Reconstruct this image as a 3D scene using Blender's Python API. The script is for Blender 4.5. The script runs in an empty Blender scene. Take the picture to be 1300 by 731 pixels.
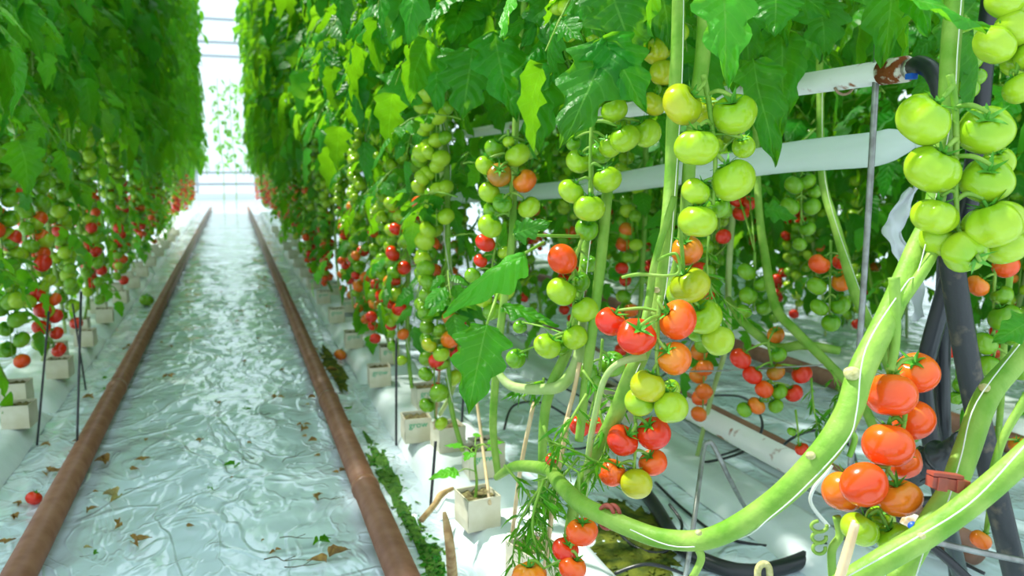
import bpy, math, random
import numpy as np
from mathutils import Vector, Matrix, noise
RND = random.Random(7)
sc = bpy.context.scene
COL = sc.collection
# ------------------------------------------------------------------ camera geometry
FPX, CX, CY = 1010.0, 650.0, 365.5
PITCH = math.atan(152 / FPX)
YAW = math.atan(356 * math.cos(PITCH) / FPX)
H = 0.72
CAM = Vector((0, 0, H))
FW = Vector((math.sin(YAW) * math.cos(PITCH), math.cos(YAW) * math.cos(PITCH), -math.sin(PITCH)))
RT = Vector((math.cos(YAW), -math.sin(YAW), 0))
UP = RT.cross(FW)
def ray(x, y): return FW + RT * ((x - CX) / FPX) + UP * ((CY - y) / FPX)
def D(x, y, d): return CAM + ray(x, y) * d
def onx(x, y, X):
    r = ray(x, y); return CAM + r * (X / r.x)
def onz(x, y, z):
    r = ray(x, y); return CAM + r * ((z - H) / r.z)
def depth(P): return (Vector(P) - CAM).dot(FW)

# ------------------------------------------------------------------ materials
MATS = {}
def nd(nt, t, **kw):
    n = nt.nodes.new(t)
    for k, v in kw.items():
        if k in n.inputs.keys(): n.inputs[k].default_value = v
        else: setattr(n, k, v)
    return n
def newmat(name):
    m = bpy.data.materials.new(name); m.use_nodes = True
    nt = m.node_tree; nt.nodes.clear()
    out = nt.nodes.new('ShaderNodeOutputMaterial')
    MATS[name] = m
    return m, nt, out
def pbr(name, col, rough=.5, spec=.5, var=.0, scale=30, bump=0, bscale=60, coat=0, metal=0, col2=None, thr=(.35, .65), trans=0, tcol=None):
    m, nt, out = newmat(name)
    b = nd(nt, 'ShaderNodeBsdfPrincipled')
    b.inputs['Roughness'].default_value = rough
    b.inputs['Specular IOR Level'].default_value = spec
    b.inputs['Coat Weight'].default_value = coat
    b.inputs['Coat Roughness'].default_value = .12
    b.inputs['Metallic'].default_value = metal
    b.inputs['Base Color'].default_value = (*col, 1)
    tc = nd(nt, 'ShaderNodeTexCoord')
    if col2 is not None:
        n = nd(nt, 'ShaderNodeTexNoise', Scale=scale, Detail=4.0)
        nt.links.new(tc.outputs['Object'], n.inputs['Vector'])
        r = nd(nt, 'ShaderNodeValToRGB')
        r.color_ramp.elements[0].position = thr[0]; r.color_ramp.elements[0].color = (*col, 1)
        r.color_ramp.elements[1].position = thr[1]; r.color_ramp.elements[1].color = (*col2, 1)
        nt.links.new(n.outputs['Fac'], r.inputs['Fac'])
        nt.links.new(r.outputs['Color'], b.inputs['Base Color'])
    if bump:
        n = nd(nt, 'ShaderNodeTexNoise', Scale=bscale, Detail=4.0)
        nt.links.new(tc.outputs['Object'], n.inputs['Vector'])
        bp = nd(nt, 'ShaderNodeBump', Strength=bump, Distance=.003)
        nt.links.new(n.outputs['Fac'], bp.inputs['Height'])
        nt.links.new(bp.outputs['Normal'], b.inputs['Normal'])
    if trans:
        t = nd(nt, 'ShaderNodeBsdfTranslucent', Color=(*(tcol or col), 1))
        mx = nd(nt, 'ShaderNodeMixShader', Fac=trans)
        nt.links.new(b.outputs[0], mx.inputs[1]); nt.links.new(t.outputs[0], mx.inputs[2])
        nt.links.new(mx.outputs[0], out.inputs['Surface'])
    else:
        nt.links.new(b.outputs[0], out.inputs['Surface'])
    return m

def leafmat(name, c1, c2, tcol, trans=.35):
    m, nt, out = newmat(name)
    L = nt.links.new
    uv = nd(nt, 'ShaderNodeUVMap')
    sep = nd(nt, 'ShaderNodeSeparateXYZ'); L(uv.outputs[0], sep.inputs[0])
    def mt(op, a, b=None, c=None):
        n = nd(nt, 'ShaderNodeMath', operation=op)
        for i, v in enumerate((a, b, c)):
            if v is None: continue
            if isinstance(v, (int, float)): n.inputs[i].default_value = v
            else: L(v, n.inputs[i])
        return n.outputs[0]
    av = mt('ABSOLUTE', mt('SUBTRACT', sep.outputs[1], .5))
    ph = mt('FRACT', mt('MULTIPLY', mt('SUBTRACT', sep.outputs[0], mt('MULTIPLY', av, .55)), 7.0))
    side = mt('SMOOTH_MIN', mt('ABSOLUTE', mt('SUBTRACT', ph, .5)), .5, .02)      # 0 on a side vein
    sv = mt('LESS_THAN', side, .05)
    mid = mt('LESS_THAN', av, .018)
    vein = mt('MAXIMUM', mid, mt('MULTIPLY', sv, .45))
    tc = nd(nt, 'ShaderNodeTexCoord')
    oi = nd(nt, 'ShaderNodeObjectInfo')
    no = nd(nt, 'ShaderNodeTexNoise', Scale=14.0, Detail=3.0); L(tc.outputs['Object'], no.inputs['Vector'])
    fac = mt('ADD', mt('MULTIPLY', no.outputs['Fac'], .8), mt('MULTIPLY', oi.outputs['Random'], .35))
    rp = nd(nt, 'ShaderNodeValToRGB')
    rp.color_ramp.elements[0].position = .3; rp.color_ramp.elements[0].color = (*c1, 1)
    rp.color_ramp.elements[1].position = .85; rp.color_ramp.elements[1].color = (*c2, 1)
    L(fac, rp.inputs[0])
    mix = nd(nt, 'ShaderNodeMix', data_type='RGBA')
    L(mt('MULTIPLY', vein, .5), mix.inputs[0]); L(rp.outputs[0], mix.inputs[6])
    mix.inputs[7].default_value = (.16, .42, .06, 1)
    b = nd(nt, 'ShaderNodeBsdfPrincipled', Roughness=.42)
    b.inputs['Specular IOR Level'].default_value = .32
    L(mix.outputs[2], b.inputs['Base Color'])
    bn = nd(nt, 'ShaderNodeTexNoise', Scale=150.0, Detail=2.0); L(tc.outputs['Object'], bn.inputs['Vector'])
    hgt = mt('SUBTRACT', mt('ADD', mt('MULTIPLY', bn.outputs['Fac'], .7), mt('MULTIPLY', side, 1.6)), mt('MULTIPLY', mid, .6))
    bp = nd(nt, 'ShaderNodeBump', Strength=.55, Distance=.004); L(hgt, bp.inputs['Height'])
    L(bp.outputs[0], b.inputs['Normal'])
    t = nd(nt, 'ShaderNodeBsdfTranslucent', Color=(*tcol, 1))
    mx = nd(nt, 'ShaderNodeMixShader', Fac=trans)
    L(b.outputs[0], mx.inputs[1]); L(t.outputs[0], mx.inputs[2]); L(mx.outputs[0], out.inputs['Surface'])
    return m

LEAF = leafmat('tomato_leaf', (.004, .115, .006), (.017, .285, .008), (.32, .78, .010), .36)
LEAFL = leafmat('young_leaf', (.03, .32, .015), (.09, .50, .03), (.38, .82, .02), .42)
STEM = pbr('green_stem', (.13, .32, .020), .5, .35, col2=(.27, .44, .07), scale=26, bump=.4, bscale=140)
STEMP = pbr('pale_stem', (.32, .48, .12), .6, .3, col2=(.42, .52, .22), scale=30, bump=.3, bscale=200)
CAL = pbr('calyx_green', (.05, .27, .015), .55, .3, col2=(.13, .42, .04), scale=120)
NODE = pbr('dry_stem_scar', (.62, .58, .30), .8, .2, col2=(.42, .40, .16), scale=200, bump=.5, bscale=300)

def tomat(name, top, mid, bot, rough=.2):
    m, nt, out = newmat(name); L = nt.links.new
    tc = nd(nt, 'ShaderNodeTexCoord'); sp = nd(nt, 'ShaderNodeSeparateXYZ'); L(tc.outputs['Generated'], sp.inputs[0])
    no = nd(nt, 'ShaderNodeTexNoise', Scale=2.2, Detail=2.0); L(tc.outputs['Generated'], no.inputs['Vector'])
    a = nd(nt, 'ShaderNodeMath', operation='MULTIPLY_ADD'); L(no.outputs['Fac'], a.inputs[0]); a.inputs[1].default_value = .5; L(sp.outputs[2], a.inputs[2])
    rp = nd(nt, 'ShaderNodeValToRGB'); e = rp.color_ramp.elements
    e[0].position = .3; e[0].color = (*bot, 1); e[1].position = 1.2 / 1.0 if False else 1.0; e[1].color = (*top, 1)
    x = e.new(.66); x.color = (*mid, 1)
    s = nd(nt, 'ShaderNodeMath', operation='MULTIPLY'); L(a.outputs[0], s.inputs[0]); s.inputs[1].default_value = .8
    L(s.outputs[0], rp.inputs[0])
    b = nd(nt, 'ShaderNodeBsdfPrincipled', Roughness=rough)
    b.inputs['Specular IOR Level'].default_value = .5
    b.inputs['Coat Weight'].default_value = .15; b.inputs['Coat Roughness'].default_value = .25
    L(rp.outputs[0], b.inputs['Base Color'])
    t = nd(nt, 'ShaderNodeBsdfTranslucent'); L(rp.outputs[0], t.inputs['Color'])
    mx = nd(nt, 'ShaderNodeMixShader', Fac=.12)
    L(b.outputs[0], mx.inputs[1]); L(t.outputs[0], mx.inputs[2]); L(mx.outputs[0], out.inputs['Surface'])
    return m
TOM = {
 'r': tomat('ripe_red', (.80, .06, .008), (.82, .032, .008), (.80, .026, .008)),
 'R': tomat('orange_red', (.92, .19, .014), (.92, .10, .008), (.90, .075, .008)),
 'o': tomat('orange', (.80, .30, .018), (.88, .20, .012), (.90, .15, .010)),
 'y': tomat('yellow_green', (.36, .50, .012), (.48, .55, .014), (.58, .55, .018)),
 'g': tomat('light_green', (.26, .52, .012), (.38, .60, .018), (.44, .64, .030)),
 'd': tomat('mid_green', (.11, .35, .008), (.19, .43, .012), (.24, .48, .018)),
 'b': tomat('brown_orange', (.30, .20, .012), (.52, .20, .014), (.66, .17, .012)),
}
TNAME = {'r': 'ripe red tomato', 'R': 'orange-red tomato', 'o': 'orange ripening tomato', 'y': 'yellow-green tomato', 'g': 'light green unripe tomato', 'd': 'green unripe tomato', 'b': 'brownish orange ripening tomato'}
RUST = pbr('brown_pipe', (.20, .085, .045), .42, .5, col2=(.27, .13, .075), scale=26, bump=.2, bscale=80)
def whitepipe(name, thr):
    m = pbr(name, (.78, .80, .74), .38, .5, col2=(.30, .10, .025), scale=22, thr=thr, bump=.25, bscale=90)
    return m
WPIPE = whitepipe('white_paint_rust', (.60, .68))
WPIPE2 = whitepipe('white_paint_rust_heavy', (.60, .66))
WMET = pbr('grey_rod', (.36, .37, .36), .38, .5, metal=.6, col2=(.22, .22, .21), scale=60)
BLACK = pbr('black_hose', (.018, .021, .026), .3, .5, bump=.1)
POLEM = pbr('dark_pole', (.022, .026, .030), .5, .5, col2=(.14, .115, .075), scale=45, thr=(.55, .75), bump=.4, bscale=70)
FILM = pbr('white_film', (.86, .90, .92), .25, .5, trans=.3, tcol=(.85, .92, .95), bump=.35, bscale=45)
DUCT = pbr('milky_film', (.88, .94, .93), .25, .5, trans=.5, tcol=(.93, .97, .96), bump=.35, bscale=35)
BLOCKM = pbr('coir_block_wrap', (.70, .67, .54), .5, .4, col2=(.58, .54, .38), scale=18, bump=.3, bscale=50)
COIR = pbr('coir', (.075, .055, .028), .95, .1, col2=(.22, .20, .09), scale=180, bump=1, bscale=220)
SLABM = pbr('slab_film', (.80, .88, .91), .25, .5, col2=(.74, .83, .87), scale=9, bump=.5, bscale=28)
PRINT = pbr('green_print', (.05, .45, .22), .5)
STICK = pbr('wooden_stick', (.62, .44, .24), .7, .2, col2=(.72, .56, .34), scale=60)
TWINE = pbr('white_twine', (.66, .70, .62), .7, .2)
CLIPM = pbr('rust_red_clip', (.38, .07, .045), .5, .4, col2=(.25, .06, .04), scale=80)
BLUE = pbr('blue_plug', (.01, .10, .50), .4)
DRY = pbr('dry_leaf', (.46, .29, .08), .85, .15, col2=(.26, .15, .055), scale=70, bump=.5)
DRYP = pbr('pale_dry_leaf', (.50, .47, .20), .85, .15, col2=(.36, .27, .09), scale=50)
TWIG = pbr('dark_twig', (.10, .085, .05), .8, .2)
MOSS = pbr('moss', (.03, .12, .010), .7, .3, col2=(.10, .24, .02), scale=60, bump=1, bscale=120)
MOSSY = pbr('yellow_moss', (.15, .17, .015), .9, .2, col2=(.04, .07, .012), scale=30, bump=1, bscale=120)
STRUT = pbr('grey_frame', (.34, .37, .40), .5)
BASEW = pbr('white_panel', (.84, .86, .82), .6)

m, nt, out = newmat('greenhouse_glass')
t = nd(nt, 'ShaderNodeBsdfTransparent', Color=(.97, .99, .99, 1)); g = nd(nt, 'ShaderNodeBsdfGlossy', Roughness=.05)
mx = nd(nt, 'ShaderNodeMixShader', Fac=.06)
nt.links.new(t.outputs[0], mx.inputs[1]); nt.links.new(g.outputs[0], mx.inputs[2]); nt.links.new(mx.outputs[0], out.inputs['Surface'])
GLASS = m

# floor film: glossy white plastic with creases
m, nt, out = newmat('floor_film'); L = nt.links.new
tc = nd(nt, 'ShaderNodeTexCoord')
mp = nd(nt, 'ShaderNodeMapping'); mp.inputs['Scale'].default_value = (1.0, 1.0, 1.0); L(tc.outputs['Object'], mp.inputs['Vector'])
def ntex(scale, typ, det, dist=0.0):
    n = nd(nt, 'ShaderNodeTexNoise', noise_dimensions='3D', noise_type=typ, Scale=scale, Detail=det, Distortion=dist); L(mp.outputs[0], n.inputs['Vector']); return n
mp.inputs['Scale'].default_value = (1.15, .75, 1.0)
def crease(scale, width, dist, det=2.0):
    n = ntex(scale, 'FBM', det, dist)
    a = nd(nt, 'ShaderNodeMath', operation='SUBTRACT'); L(n.outputs[0], a.inputs[0]); a.inputs[1].default_value = .5
    c = nd(nt, 'ShaderNodeMath', operation='ABSOLUTE'); L(a.outputs[0], c.inputs[0])
    r = nd(nt, 'ShaderNodeMapRange', interpolation_type='SMOOTHSTEP'); L(c.outputs[0], r.inputs[0])
    r.inputs[1].default_value = 0; r.inputs[2].default_value = width; r.inputs[3].default_value = 1; r.inputs[4].default_value = 0
    return r.outputs[0]
def bumpn(h, st, ds, prev=None):
    b_ = nd(nt, 'ShaderNodeBump', Strength=st, Distance=ds); L(h, b_.inputs['Height'])
    if prev: L(prev, b_.inputs['Normal'])
    return b_.outputs[0]
nb = bumpn(ntex(2.6, 'FBM', 2.0, .6).outputs[0], .8, .05)
nb = bumpn(crease(2.6, .03, 1.6), .5, .005, nb)
nb = bumpn(crease(5.0, .06, 2.4), .4, .003, nb)
nb = bumpn(crease(13.0, .14, .8), .2, .0015, nb)
b = nd(nt, 'ShaderNodeBsdfPrincipled', Roughness=.26); b.inputs['Specular IOR Level'].default_value = .8; b.inputs['Coat Weight'].default_value = 1.0; b.inputs['Coat Roughness'].default_value = .09; b.inputs['Coat IOR'].default_value = 1.65
b.inputs['Base Color'].default_value = (.72, .86, .98, 1); L(nb, b.inputs['Normal']); L(nb, b.inputs['Coat Normal'])
L(b.outputs[0], out.inputs['Surface']); FLOORM = m

# ------------------------------------------------------------------ mesh builder
class MB:
    def __init__(s): s.v = []; s.f = []; s.m = []; s.uv = []; s.mats = []
    def mi(s, mat):
        if mat not in s.mats: s.mats.append(mat)
        return s.mats.index(mat)
    def add(s, vs, fs, mat, uvs=None):
        o = len(s.v); k = s.mi(mat)
        s.v.extend([tuple(v) for v in vs]); s.uv.extend(uvs if uvs else [(0.2, 0.3)] * len(vs))
        s.f.extend([tuple(i + o for i in f) for f in fs]); s.m.extend([k] * len(fs))
    def tube(s, pts, rad, mat, seg=8, sub=6, cap=True, smooth=True):
        pts = [Vector(p) for p in pts]
        if not isinstance(rad, (list, tuple)): rad = [rad] * len(pts)
        P, R = (catmull(pts, rad, sub) if smooth and len(pts) > 2 else (pts, list(rad)))
        n = len(P); vs = []; up = None
        for i in range(n):
            t = (P[min(i + 1, n - 1)] - P[max(i - 1, 0)]).normalized()
            if up is None: up = t.orthogonal().normalized()
            else:
                up = (up - t * up.dot(t))
                up = up.normalized() if up.length > 1e-6 else t.orthogonal().normalized()
            w = t.cross(up)
            for k in range(seg):
                a = 2 * math.pi * k / seg
                vs.append(P[i] + (up * math.cos(a) + w * math.sin(a)) * R[i])
        fs = [(i * seg + k, i * seg + (k + 1) % seg, (i + 1) * seg + (k + 1) % seg, (i + 1) * seg + k) for i in range(n - 1) for k in range(seg)]
        if cap:
            fs.append(tuple(range(seg))[::-1]); fs.append(tuple((n - 1) * seg + k for k in range(seg)))
        s.add(vs, fs, mat)
    def box(s, lo, hi, mat, M=None):
        vs = [Vector((x, y, z)) for x in (lo[0], hi[0]) for y in (lo[1], hi[1]) for z in (lo[2], hi[2])]
        if M: vs = [M @ v for v in vs]
        s.add(vs, [(0, 1, 3, 2), (4, 6, 7, 5), (0, 4, 5, 1), (2, 3, 7, 6), (0, 2, 6, 4), (1, 5, 7, 3)], mat)
    def lathe(s, prof, mat, M, seg=24):
        vs = []
        for r, z in prof:
            for k in range(seg):
                a = 2 * math.pi * k / seg; vs.append(M @ Vector((r * math.cos(a), r * math.sin(a), z)))
        n = len(prof)
        s.add(vs, [(i * seg + k, i * seg + (k + 1) % seg, (i + 1) * seg + (k + 1) % seg, (i + 1) * seg + k) for i in range(n - 1) for k in range(seg)], mat)
    def mesh(s, name, smooth=True):
        me = bpy.data.meshes.new(name)
        me.from_pydata(s.v, [], s.f)
        for mt in s.mats: me.materials.append(mt)
        me.polygons.foreach_set('material_index', s.m)
        me.polygons.foreach_set('use_smooth', [smooth] * len(s.f))
        ul = me.uv_layers.new(name='UVMap')
        idx = np.zeros(len(me.loops), dtype=np.int32); me.loops.foreach_get('vertex_index', idx)
        ul.data.foreach_set('uv', np.array(s.uv, dtype=np.float32)[idx].ravel())
        me.update(); return me
def catmull(p, r, sub):
    P, R = [], []
    n = len(p)
    for i in range(n - 1):
        a, b, c, d = p[max(i - 1, 0)], p[i], p[i + 1], p[min(i + 2, n - 1)]
        for k in range(sub):
            t = k / sub; t2 = t * t; t3 = t2 * t
            P.append(.5 * ((2 * b) + (c - a) * t + (2 * a - 5 * b + 4 * c - d) * t2 + (3 * b - a - 3 * c + d) * t3))
            R.append(r[i] + (r[i + 1] - r[i]) * t)
    P.append(p[-1]); R.append(r[-1]); return P, R
def link(name, me, parent=None, loc=None, M=None):
    o = bpy.data.objects.new(name, me); COL.objects.link(o)
    if parent is not None: o.parent = parent
    if M is not None: o.matrix_basis = M
    elif loc is not None: o.location = loc
    return o
def tag(o, label=None, cat=None, group=None, kind=None):
    if label: o['label'] = label
    if cat: o['category'] = cat
    if group: o['group'] = group
    if kind: o['kind'] = kind
    return o
def empty(name, loc, label, cat, group=None):
    o = bpy.data.objects.new(name, None); COL.objects.link(o); o.location = loc; o.empty_display_size = .05
    return tag(o, label, cat, group)

# ------------------------------------------------------------------ leaves
def leaflet(mb, M, L, W, mat, nu=12, nv=2, droop=.35, fold=.25, seed=0, lobes=True, curl=0.0):
    rnd = random.Random(seed)
    ph = rnd.random() * 6; k = rnd.uniform(3.0, 4.2); side = rnd.uniform(-.15, .15)
    vs, uvs, fs = [], [], []
    for i in range(nu + 1):
        u = i / nu
        w = math.sin(math.pi * u ** .72) ** .85 * (1 - .25 * u) if 0 < u < 1 else 0.0
        for j in range(-nv, nv + 1):
            v = j / nv
            ww = w
            if lobes and abs(j) == nv:
                ww = w * (1 + .20 * math.sin(k * 2 * math.pi * u + ph + (1 if v > 0 else 0)) + .07 * math.sin(23 * u + ph))
            av = abs(v)
            x = L * (u - .10 * av * w) ; y = W * .5 * ww * v + side * L * u * u
            z = fold * W * .5 * av * w - droop * L * u * u - curl * W * av * av * w
            z += .030 * L * math.sin(7.0 * math.pi * (u - .4 * av) + ph) * av + .02 * L * math.sin(9 * u + 4 * v + ph)
            vs.append(M @ Vector((x, y, z))); uvs.append((u, .5 + .5 * v))
    q = 2 * nv + 1
    for i in range(nu):
        for j in range(q - 1): fs.append((i * q + j, (i + 1) * q + j, (i + 1) * q + j + 1, i * q + j + 1))
    mb.add(vs, fs, mat, uvs)
def frame(o, x, n):
    x = Vector(x).normalized(); n = Vector(n); y = n.cross(x)
    y = y.normalized() if y.length > 1e-5 else x.orthogonal().normalized()
    z = x.cross(y)
    return Matrix(((x.x, y.x, z.x, o[0]), (x.y, y.y, z.y, o[1]), (x.z, y.z, z.z, o[2]), (0, 0, 0, 1)))
def compound(mb, o, az, reach, rnd, nu, nv, size=1.0, mat=LEAF, drop=.19, stemseg=5):
    o = Vector(o); d = Vector((math.cos(az), math.sin(az), 0)); sd = Vector((-math.sin(az), math.cos(az), 0))
    rise = rnd.uniform(.02, .12); drop *= rnd.uniform(.7, 1.25); bend = rnd.uniform(-.06, .06)
    def P(s): return o + d * reach * (s - .22 * s * s) + sd * bend * s * s + Vector((0, 0, rise * s - drop * s * s)) * size
    mb.tube([P(0), P(.35), P(.7), P(1)], [.0035 * size, .0028 * size, .002 * size, .0012 * size], STEM, seg=stemseg, sub=2, cap=False)
    items = [(1.0, 0, rnd.uniform(.10, .135))]
    for s, l in ((.42, .085), (.66, .10), (.84, .085)):
        items += [(s, 1, l * rnd.uniform(.8, 1.2)), (s + rnd.uniform(-.03, .03), -1, l * rnd.uniform(.8, 1.2))]
    for s, sg, l in items:
        T = (P(min(s + .02, 1.02)) - P(s - .02)).normalized()
        S = T.cross(Vector((0, 0, 1))); S = S.normalized() if S.length > .05 else sd
        N = S.cross(T)
        a = sg * rnd.uniform(.8, 1.25)
        X = T * math.cos(a) - S * math.sin(a) + Vector((0, 0, rnd.uniform(-.40, .12)))
        N = N + Vector((rnd.uniform(-.7, .7), rnd.uniform(-.7, .7), rnd.uniform(-.2, .4)))
        l *= size
        p = P(s); q = p + X.normalized() * .018 * size
        if sg: mb.tube([p, q], .0012 * size, STEM, seg=3, cap=False)
        leaflet(mb, frame(q, X, N), l, l * rnd.uniform(.6, .78), mat, nu, nv, rnd.uniform(.15, .5), rnd.uniform(-.15, .4), rnd.random(), True, rnd.uniform(0, .25))
def foliage_mesh(name, h, n, seed, nu, nv, size=1.0, z0=0.0):
    rnd = random.Random(seed); mb = MB(); a = rnd.random() * 6
    for i in range(n):
        z = z0 + h * (i + rnd.random() * .8) / n
        a += 2.4 + rnd.uniform(-.3, .3)
        reach = (.13 + .17 * abs(math.sin(a))) * rnd.uniform(.8, 1.2) * size     # narrow across the row, long along it
        compound(mb, (rnd.uniform(-.02, .02), rnd.uniform(-.03, .03), z), a, reach, rnd, nu, nv, size * rnd.uniform(.85, 1.15), LEAF if rnd.random() < .85 else LEAFL)
    return mb.mesh(name)
FOL_NEAR = [foliage_mesh('foliage', 1.0, 24, 100 + i, 12, 2) for i in range(4)]
FOL_MID = [foliage_mesh('foliage', 1.6, 32, 200 + i, 7, 1, 1.15) for i in range(4)]
FOL_FAR = [foliage_mesh('foliage', 2.5, 50, 300 + i, 5, 1, 1.3) for i in range(4)]

FOL_LOW = [foliage_mesh('foliage', .62, 9, 500 + i, 7, 1, .62) for i in range(3)]
# ------------------------------------------------------------------ tomatoes
def tomato_verts(seg, rings, ob, lobes, amp, seed):
    rnd = random.Random(seed); p0 = rnd.random() * 6; p1 = rnd.random() * 6; sk = rnd.uniform(-.06, .06)
    vs = []
    for i in range(rings + 1):
        th = math.pi * i / rings
        st, ct = max(math.sin(th), 0.0), math.cos(th)
        for k in range(seg):
            a = 2 * math.pi * k / seg
            lob = amp * (abs(math.cos(lobes * a * .5 + p0)) - .6) * (st ** .8) * (.45 + .55 * max(ct + .6, 0)) if lobes else 0
            r = 1 + lob + .025 * math.cos(2 * a + p1) * st + .015 * math.cos(3 * a + p0) * st
            z = ct * ob
            if ct > 0: z -= .26 * math.exp(-(st / .26) ** 2)
            else: z += .06 * math.exp(-(st / .3) ** 2)
            vs.append((r * (st ** .92) * math.cos(a) + sk * z, r * (st ** .92) * math.sin(a), z))
    fs = [(i * seg + k, i * seg + (k + 1) % seg, (i + 1) * seg + (k + 1) % seg, (i + 1) * seg + k)[::-1] for i in range(rings) for k in range(seg)]
    return vs, fs
SHAPES = [(.86, 0, 0), (.82, 5, .07), (.92, 0, 0), (.84, 6, .14), (.78, 8, .20)]     # last one ribbed
TM = {}
def tom_mesh(c, shp, lod):
    k = (c, shp, lod)
    if k not in TM:
        sg, rg = ((40, 26), (20, 13), (10, 7))[lod]
        ob, lb, am = SHAPES[shp]
        mb = MB(); v, f = tomato_verts(sg, rg, ob, lb, am, shp * 7 + 1); mb.add(v, f, TOM[c]); TM[k] = mb.mesh('tomato')
    return TM[k]
CM = {}
def cal_mesh(v, shp, lod):
    k = (v, shp, lod)
    if k not in CM:
        rnd = random.Random(50 + v); mb = MB(); z0 = SHAPES[shp][0] - .25
        n = rnd.choice((5, 6)); a0 = rnd.random() * 6
        for i in range(n):
            a = a0 + 2 * math.pi * i / n + rnd.uniform(-.2, .2); L = rnd.uniform(.55, .85); up = rnd.uniform(-.05, .5)
            d = Vector((math.cos(a), math.sin(a), 0)); s = Vector((-math.sin(a), math.cos(a), 0))
            vs, fs = [], []; N = 5 if lod == 0 else 3
            for j in range(N + 1):
                u = j / N; w = .13 * (1 - u) ** .7 + .005
                h = z0 + .03 + .19 * math.sin(min(u * 2.2, 1.57)) + up * u ** 2.5 * L
                p = d * (L * u + .02) + Vector((0, 0, h)); 
                vs += [p - s * w, p + Vector((0, 0, -.02)), p + s * w]
            for j in range(N):
                for q in (0, 1): fs.append((j * 3 + q, j * 3 + 3 + q, j * 3 + 4 + q, j * 3 + 1 + q))
            mb.add(vs, fs, CAL)
        # stalk stub with the swollen knuckle
        mb.tube([(0, 0, z0 - .05), (.01, 0, z0 + .2), (.04, .01, z0 + .38)], [.07, .06, .07], CAL, seg=6, sub=3)
        CM[k] = mb.mesh('calyx')
    return CM[k]
def axis_matrix(loc, axis, r, spin):
    z = Vector(axis).normalized(); x = z.orthogonal().normalized(); y = z.cross(x)
    M = Matrix(((x.x, y.x, z.x, 0), (x.y, y.y, z.y, 0), (x.z, y.z, z.z, 0), (0, 0, 0, 1)))
    return Matrix.Translation(loc) @ M @ Matrix.Rotation(spin, 4, 'Z') @ Matrix.Scale(r, 4)
def put_tomato(plant, loc, axis, r, c, shp, lod, cal=True, rnd=RND):
    """loc in world space; plant is an unrotated Empty"""
    M = Matrix.Translation(-plant.location) @ axis_matrix(Vector(loc), axis, r, rnd.random() * 6.28)
    o = link('tomato', tom_mesh(c, shp, lod), plant, M=M)
    o['label'] = TNAME[c]
    if cal: link('calyx', cal_mesh(rnd.randrange(5), shp, 0 if lod == 0 else 1), o)
    return o

# ------------------------------------------------------------------ setting
def build_floor():
    def coords(a, b, fa, fb, step, coarse):
        c = list(np.arange(fa, fb + 1e-6, step)); l = list(np.arange(a, fa, coarse)); r = list(np.arange(fb + coarse, b + coarse, coarse))
        return l + c + r
    xs = coords(-7, 8, -1.0, 2.0, .0125, .5); ys = coords(-1.5, 19.6, .7, 4.6, .02, .5)
    mb = MB(); vs = []
    for y in ys:
        for x in xs:
            z = 0
            if -1.0 <= x <= 2.0 and .7 <= y <= 4.6:
                q = noise.noise(Vector((x * 2.1, y * 1.3, 1)))
                s = 1 - abs(noise.noise(Vector((x * 5 + q * 2, y * 9 + q * 3, 3)))) * 2
                s2 = 1 - abs(noise.noise(Vector((x * 11 + y * 5, y * 7 - x * 9 + q * 3, 7)))) * 2
                z = .004 * max(s, 0) ** 4 + .0022 * max(s2, 0) ** 4 + .003 * q
                for xr in (-.375, .24):                       # film pulled up in tucks beside the rails
                    dd = abs(x - xr)
                    z += .006 * math.exp(-(dd / .09) ** 2) * max(0, math.sin(y * 38 + 6 * q + dd * 20)) ** 3
                if -.30 < -abs(x + .065) + .30 and abs(x + .065) < .28: pass
                for xr, hh in ((.338, .014), (-.475, .010)):
                    z += hh * math.exp(-((x - xr - .006 * math.sin(y * 7)) / .010) ** 2) * (.6 + .5 * noise.noise(Vector((x, y * 6, 2))))
                z = max(z - .003, -.004)
            vs.append((x, y, z))
    w = len(xs)
    mb.add(vs, [(j * w + i, j * w + i + 1, (j + 1) * w + i + 1, (j + 1) * w + i) for j in range(len(ys) - 1) for i in range(w - 1)], FLOORM)
    tag(link('floor', mb.mesh('floor')), 'white glossy plastic film covering the greenhouse floor', kind='structure')
build_floor()
# end wall
YW = 19.5
mb = MB()
mb.box((-7, YW, 0), (8, YW + .12, .16), BASEW)
for z in (.36, .62, 3.2, 3.5, 4.0, 4.5): mb.box((-7, YW, z - .03), (8, YW + .08, z + .03), STRUT)
for x in np.arange(-7, 8.1, 1.25): mb.box((x - .025, YW + .01, .16), (x + .025, YW + .07, 5.0), STRUT)
tag(link('wall_back', mb.mesh('wall_back', False)), 'bright glazed end wall of the greenhouse with white bars', kind='structure')
mb = MB(); mb.box((-7, YW + .085, .16), (8, YW + .095, 5), GLASS)
tag(link('window_1', mb.mesh('window_1', False)), 'clear glazing of the greenhouse end wall', kind='structure')
mb = MB(); mb.box((-7, -1.5, 5.0), (8, YW + .1, 5.008), GLASS)
tag(link('ceiling', mb.mesh('ceiling', False)), 'clear greenhouse roof glazing', kind='structure')
mb = MB()
for y in (9.0, 12.0, 15.0, 18.0): mb.box((-7, y - .035, 4.55), (8, y + .035, 4.68), STRUT)
for x in np.arange(-7, 8.1, 1.5): mb.box((x - .02, -1.5, 4.93), (x + .02, YW, 4.995), STRUT)
tag(link('trim_1', mb.mesh('trim_1', False)), 'white roof trusses of the greenhouse', kind='structure')

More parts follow.
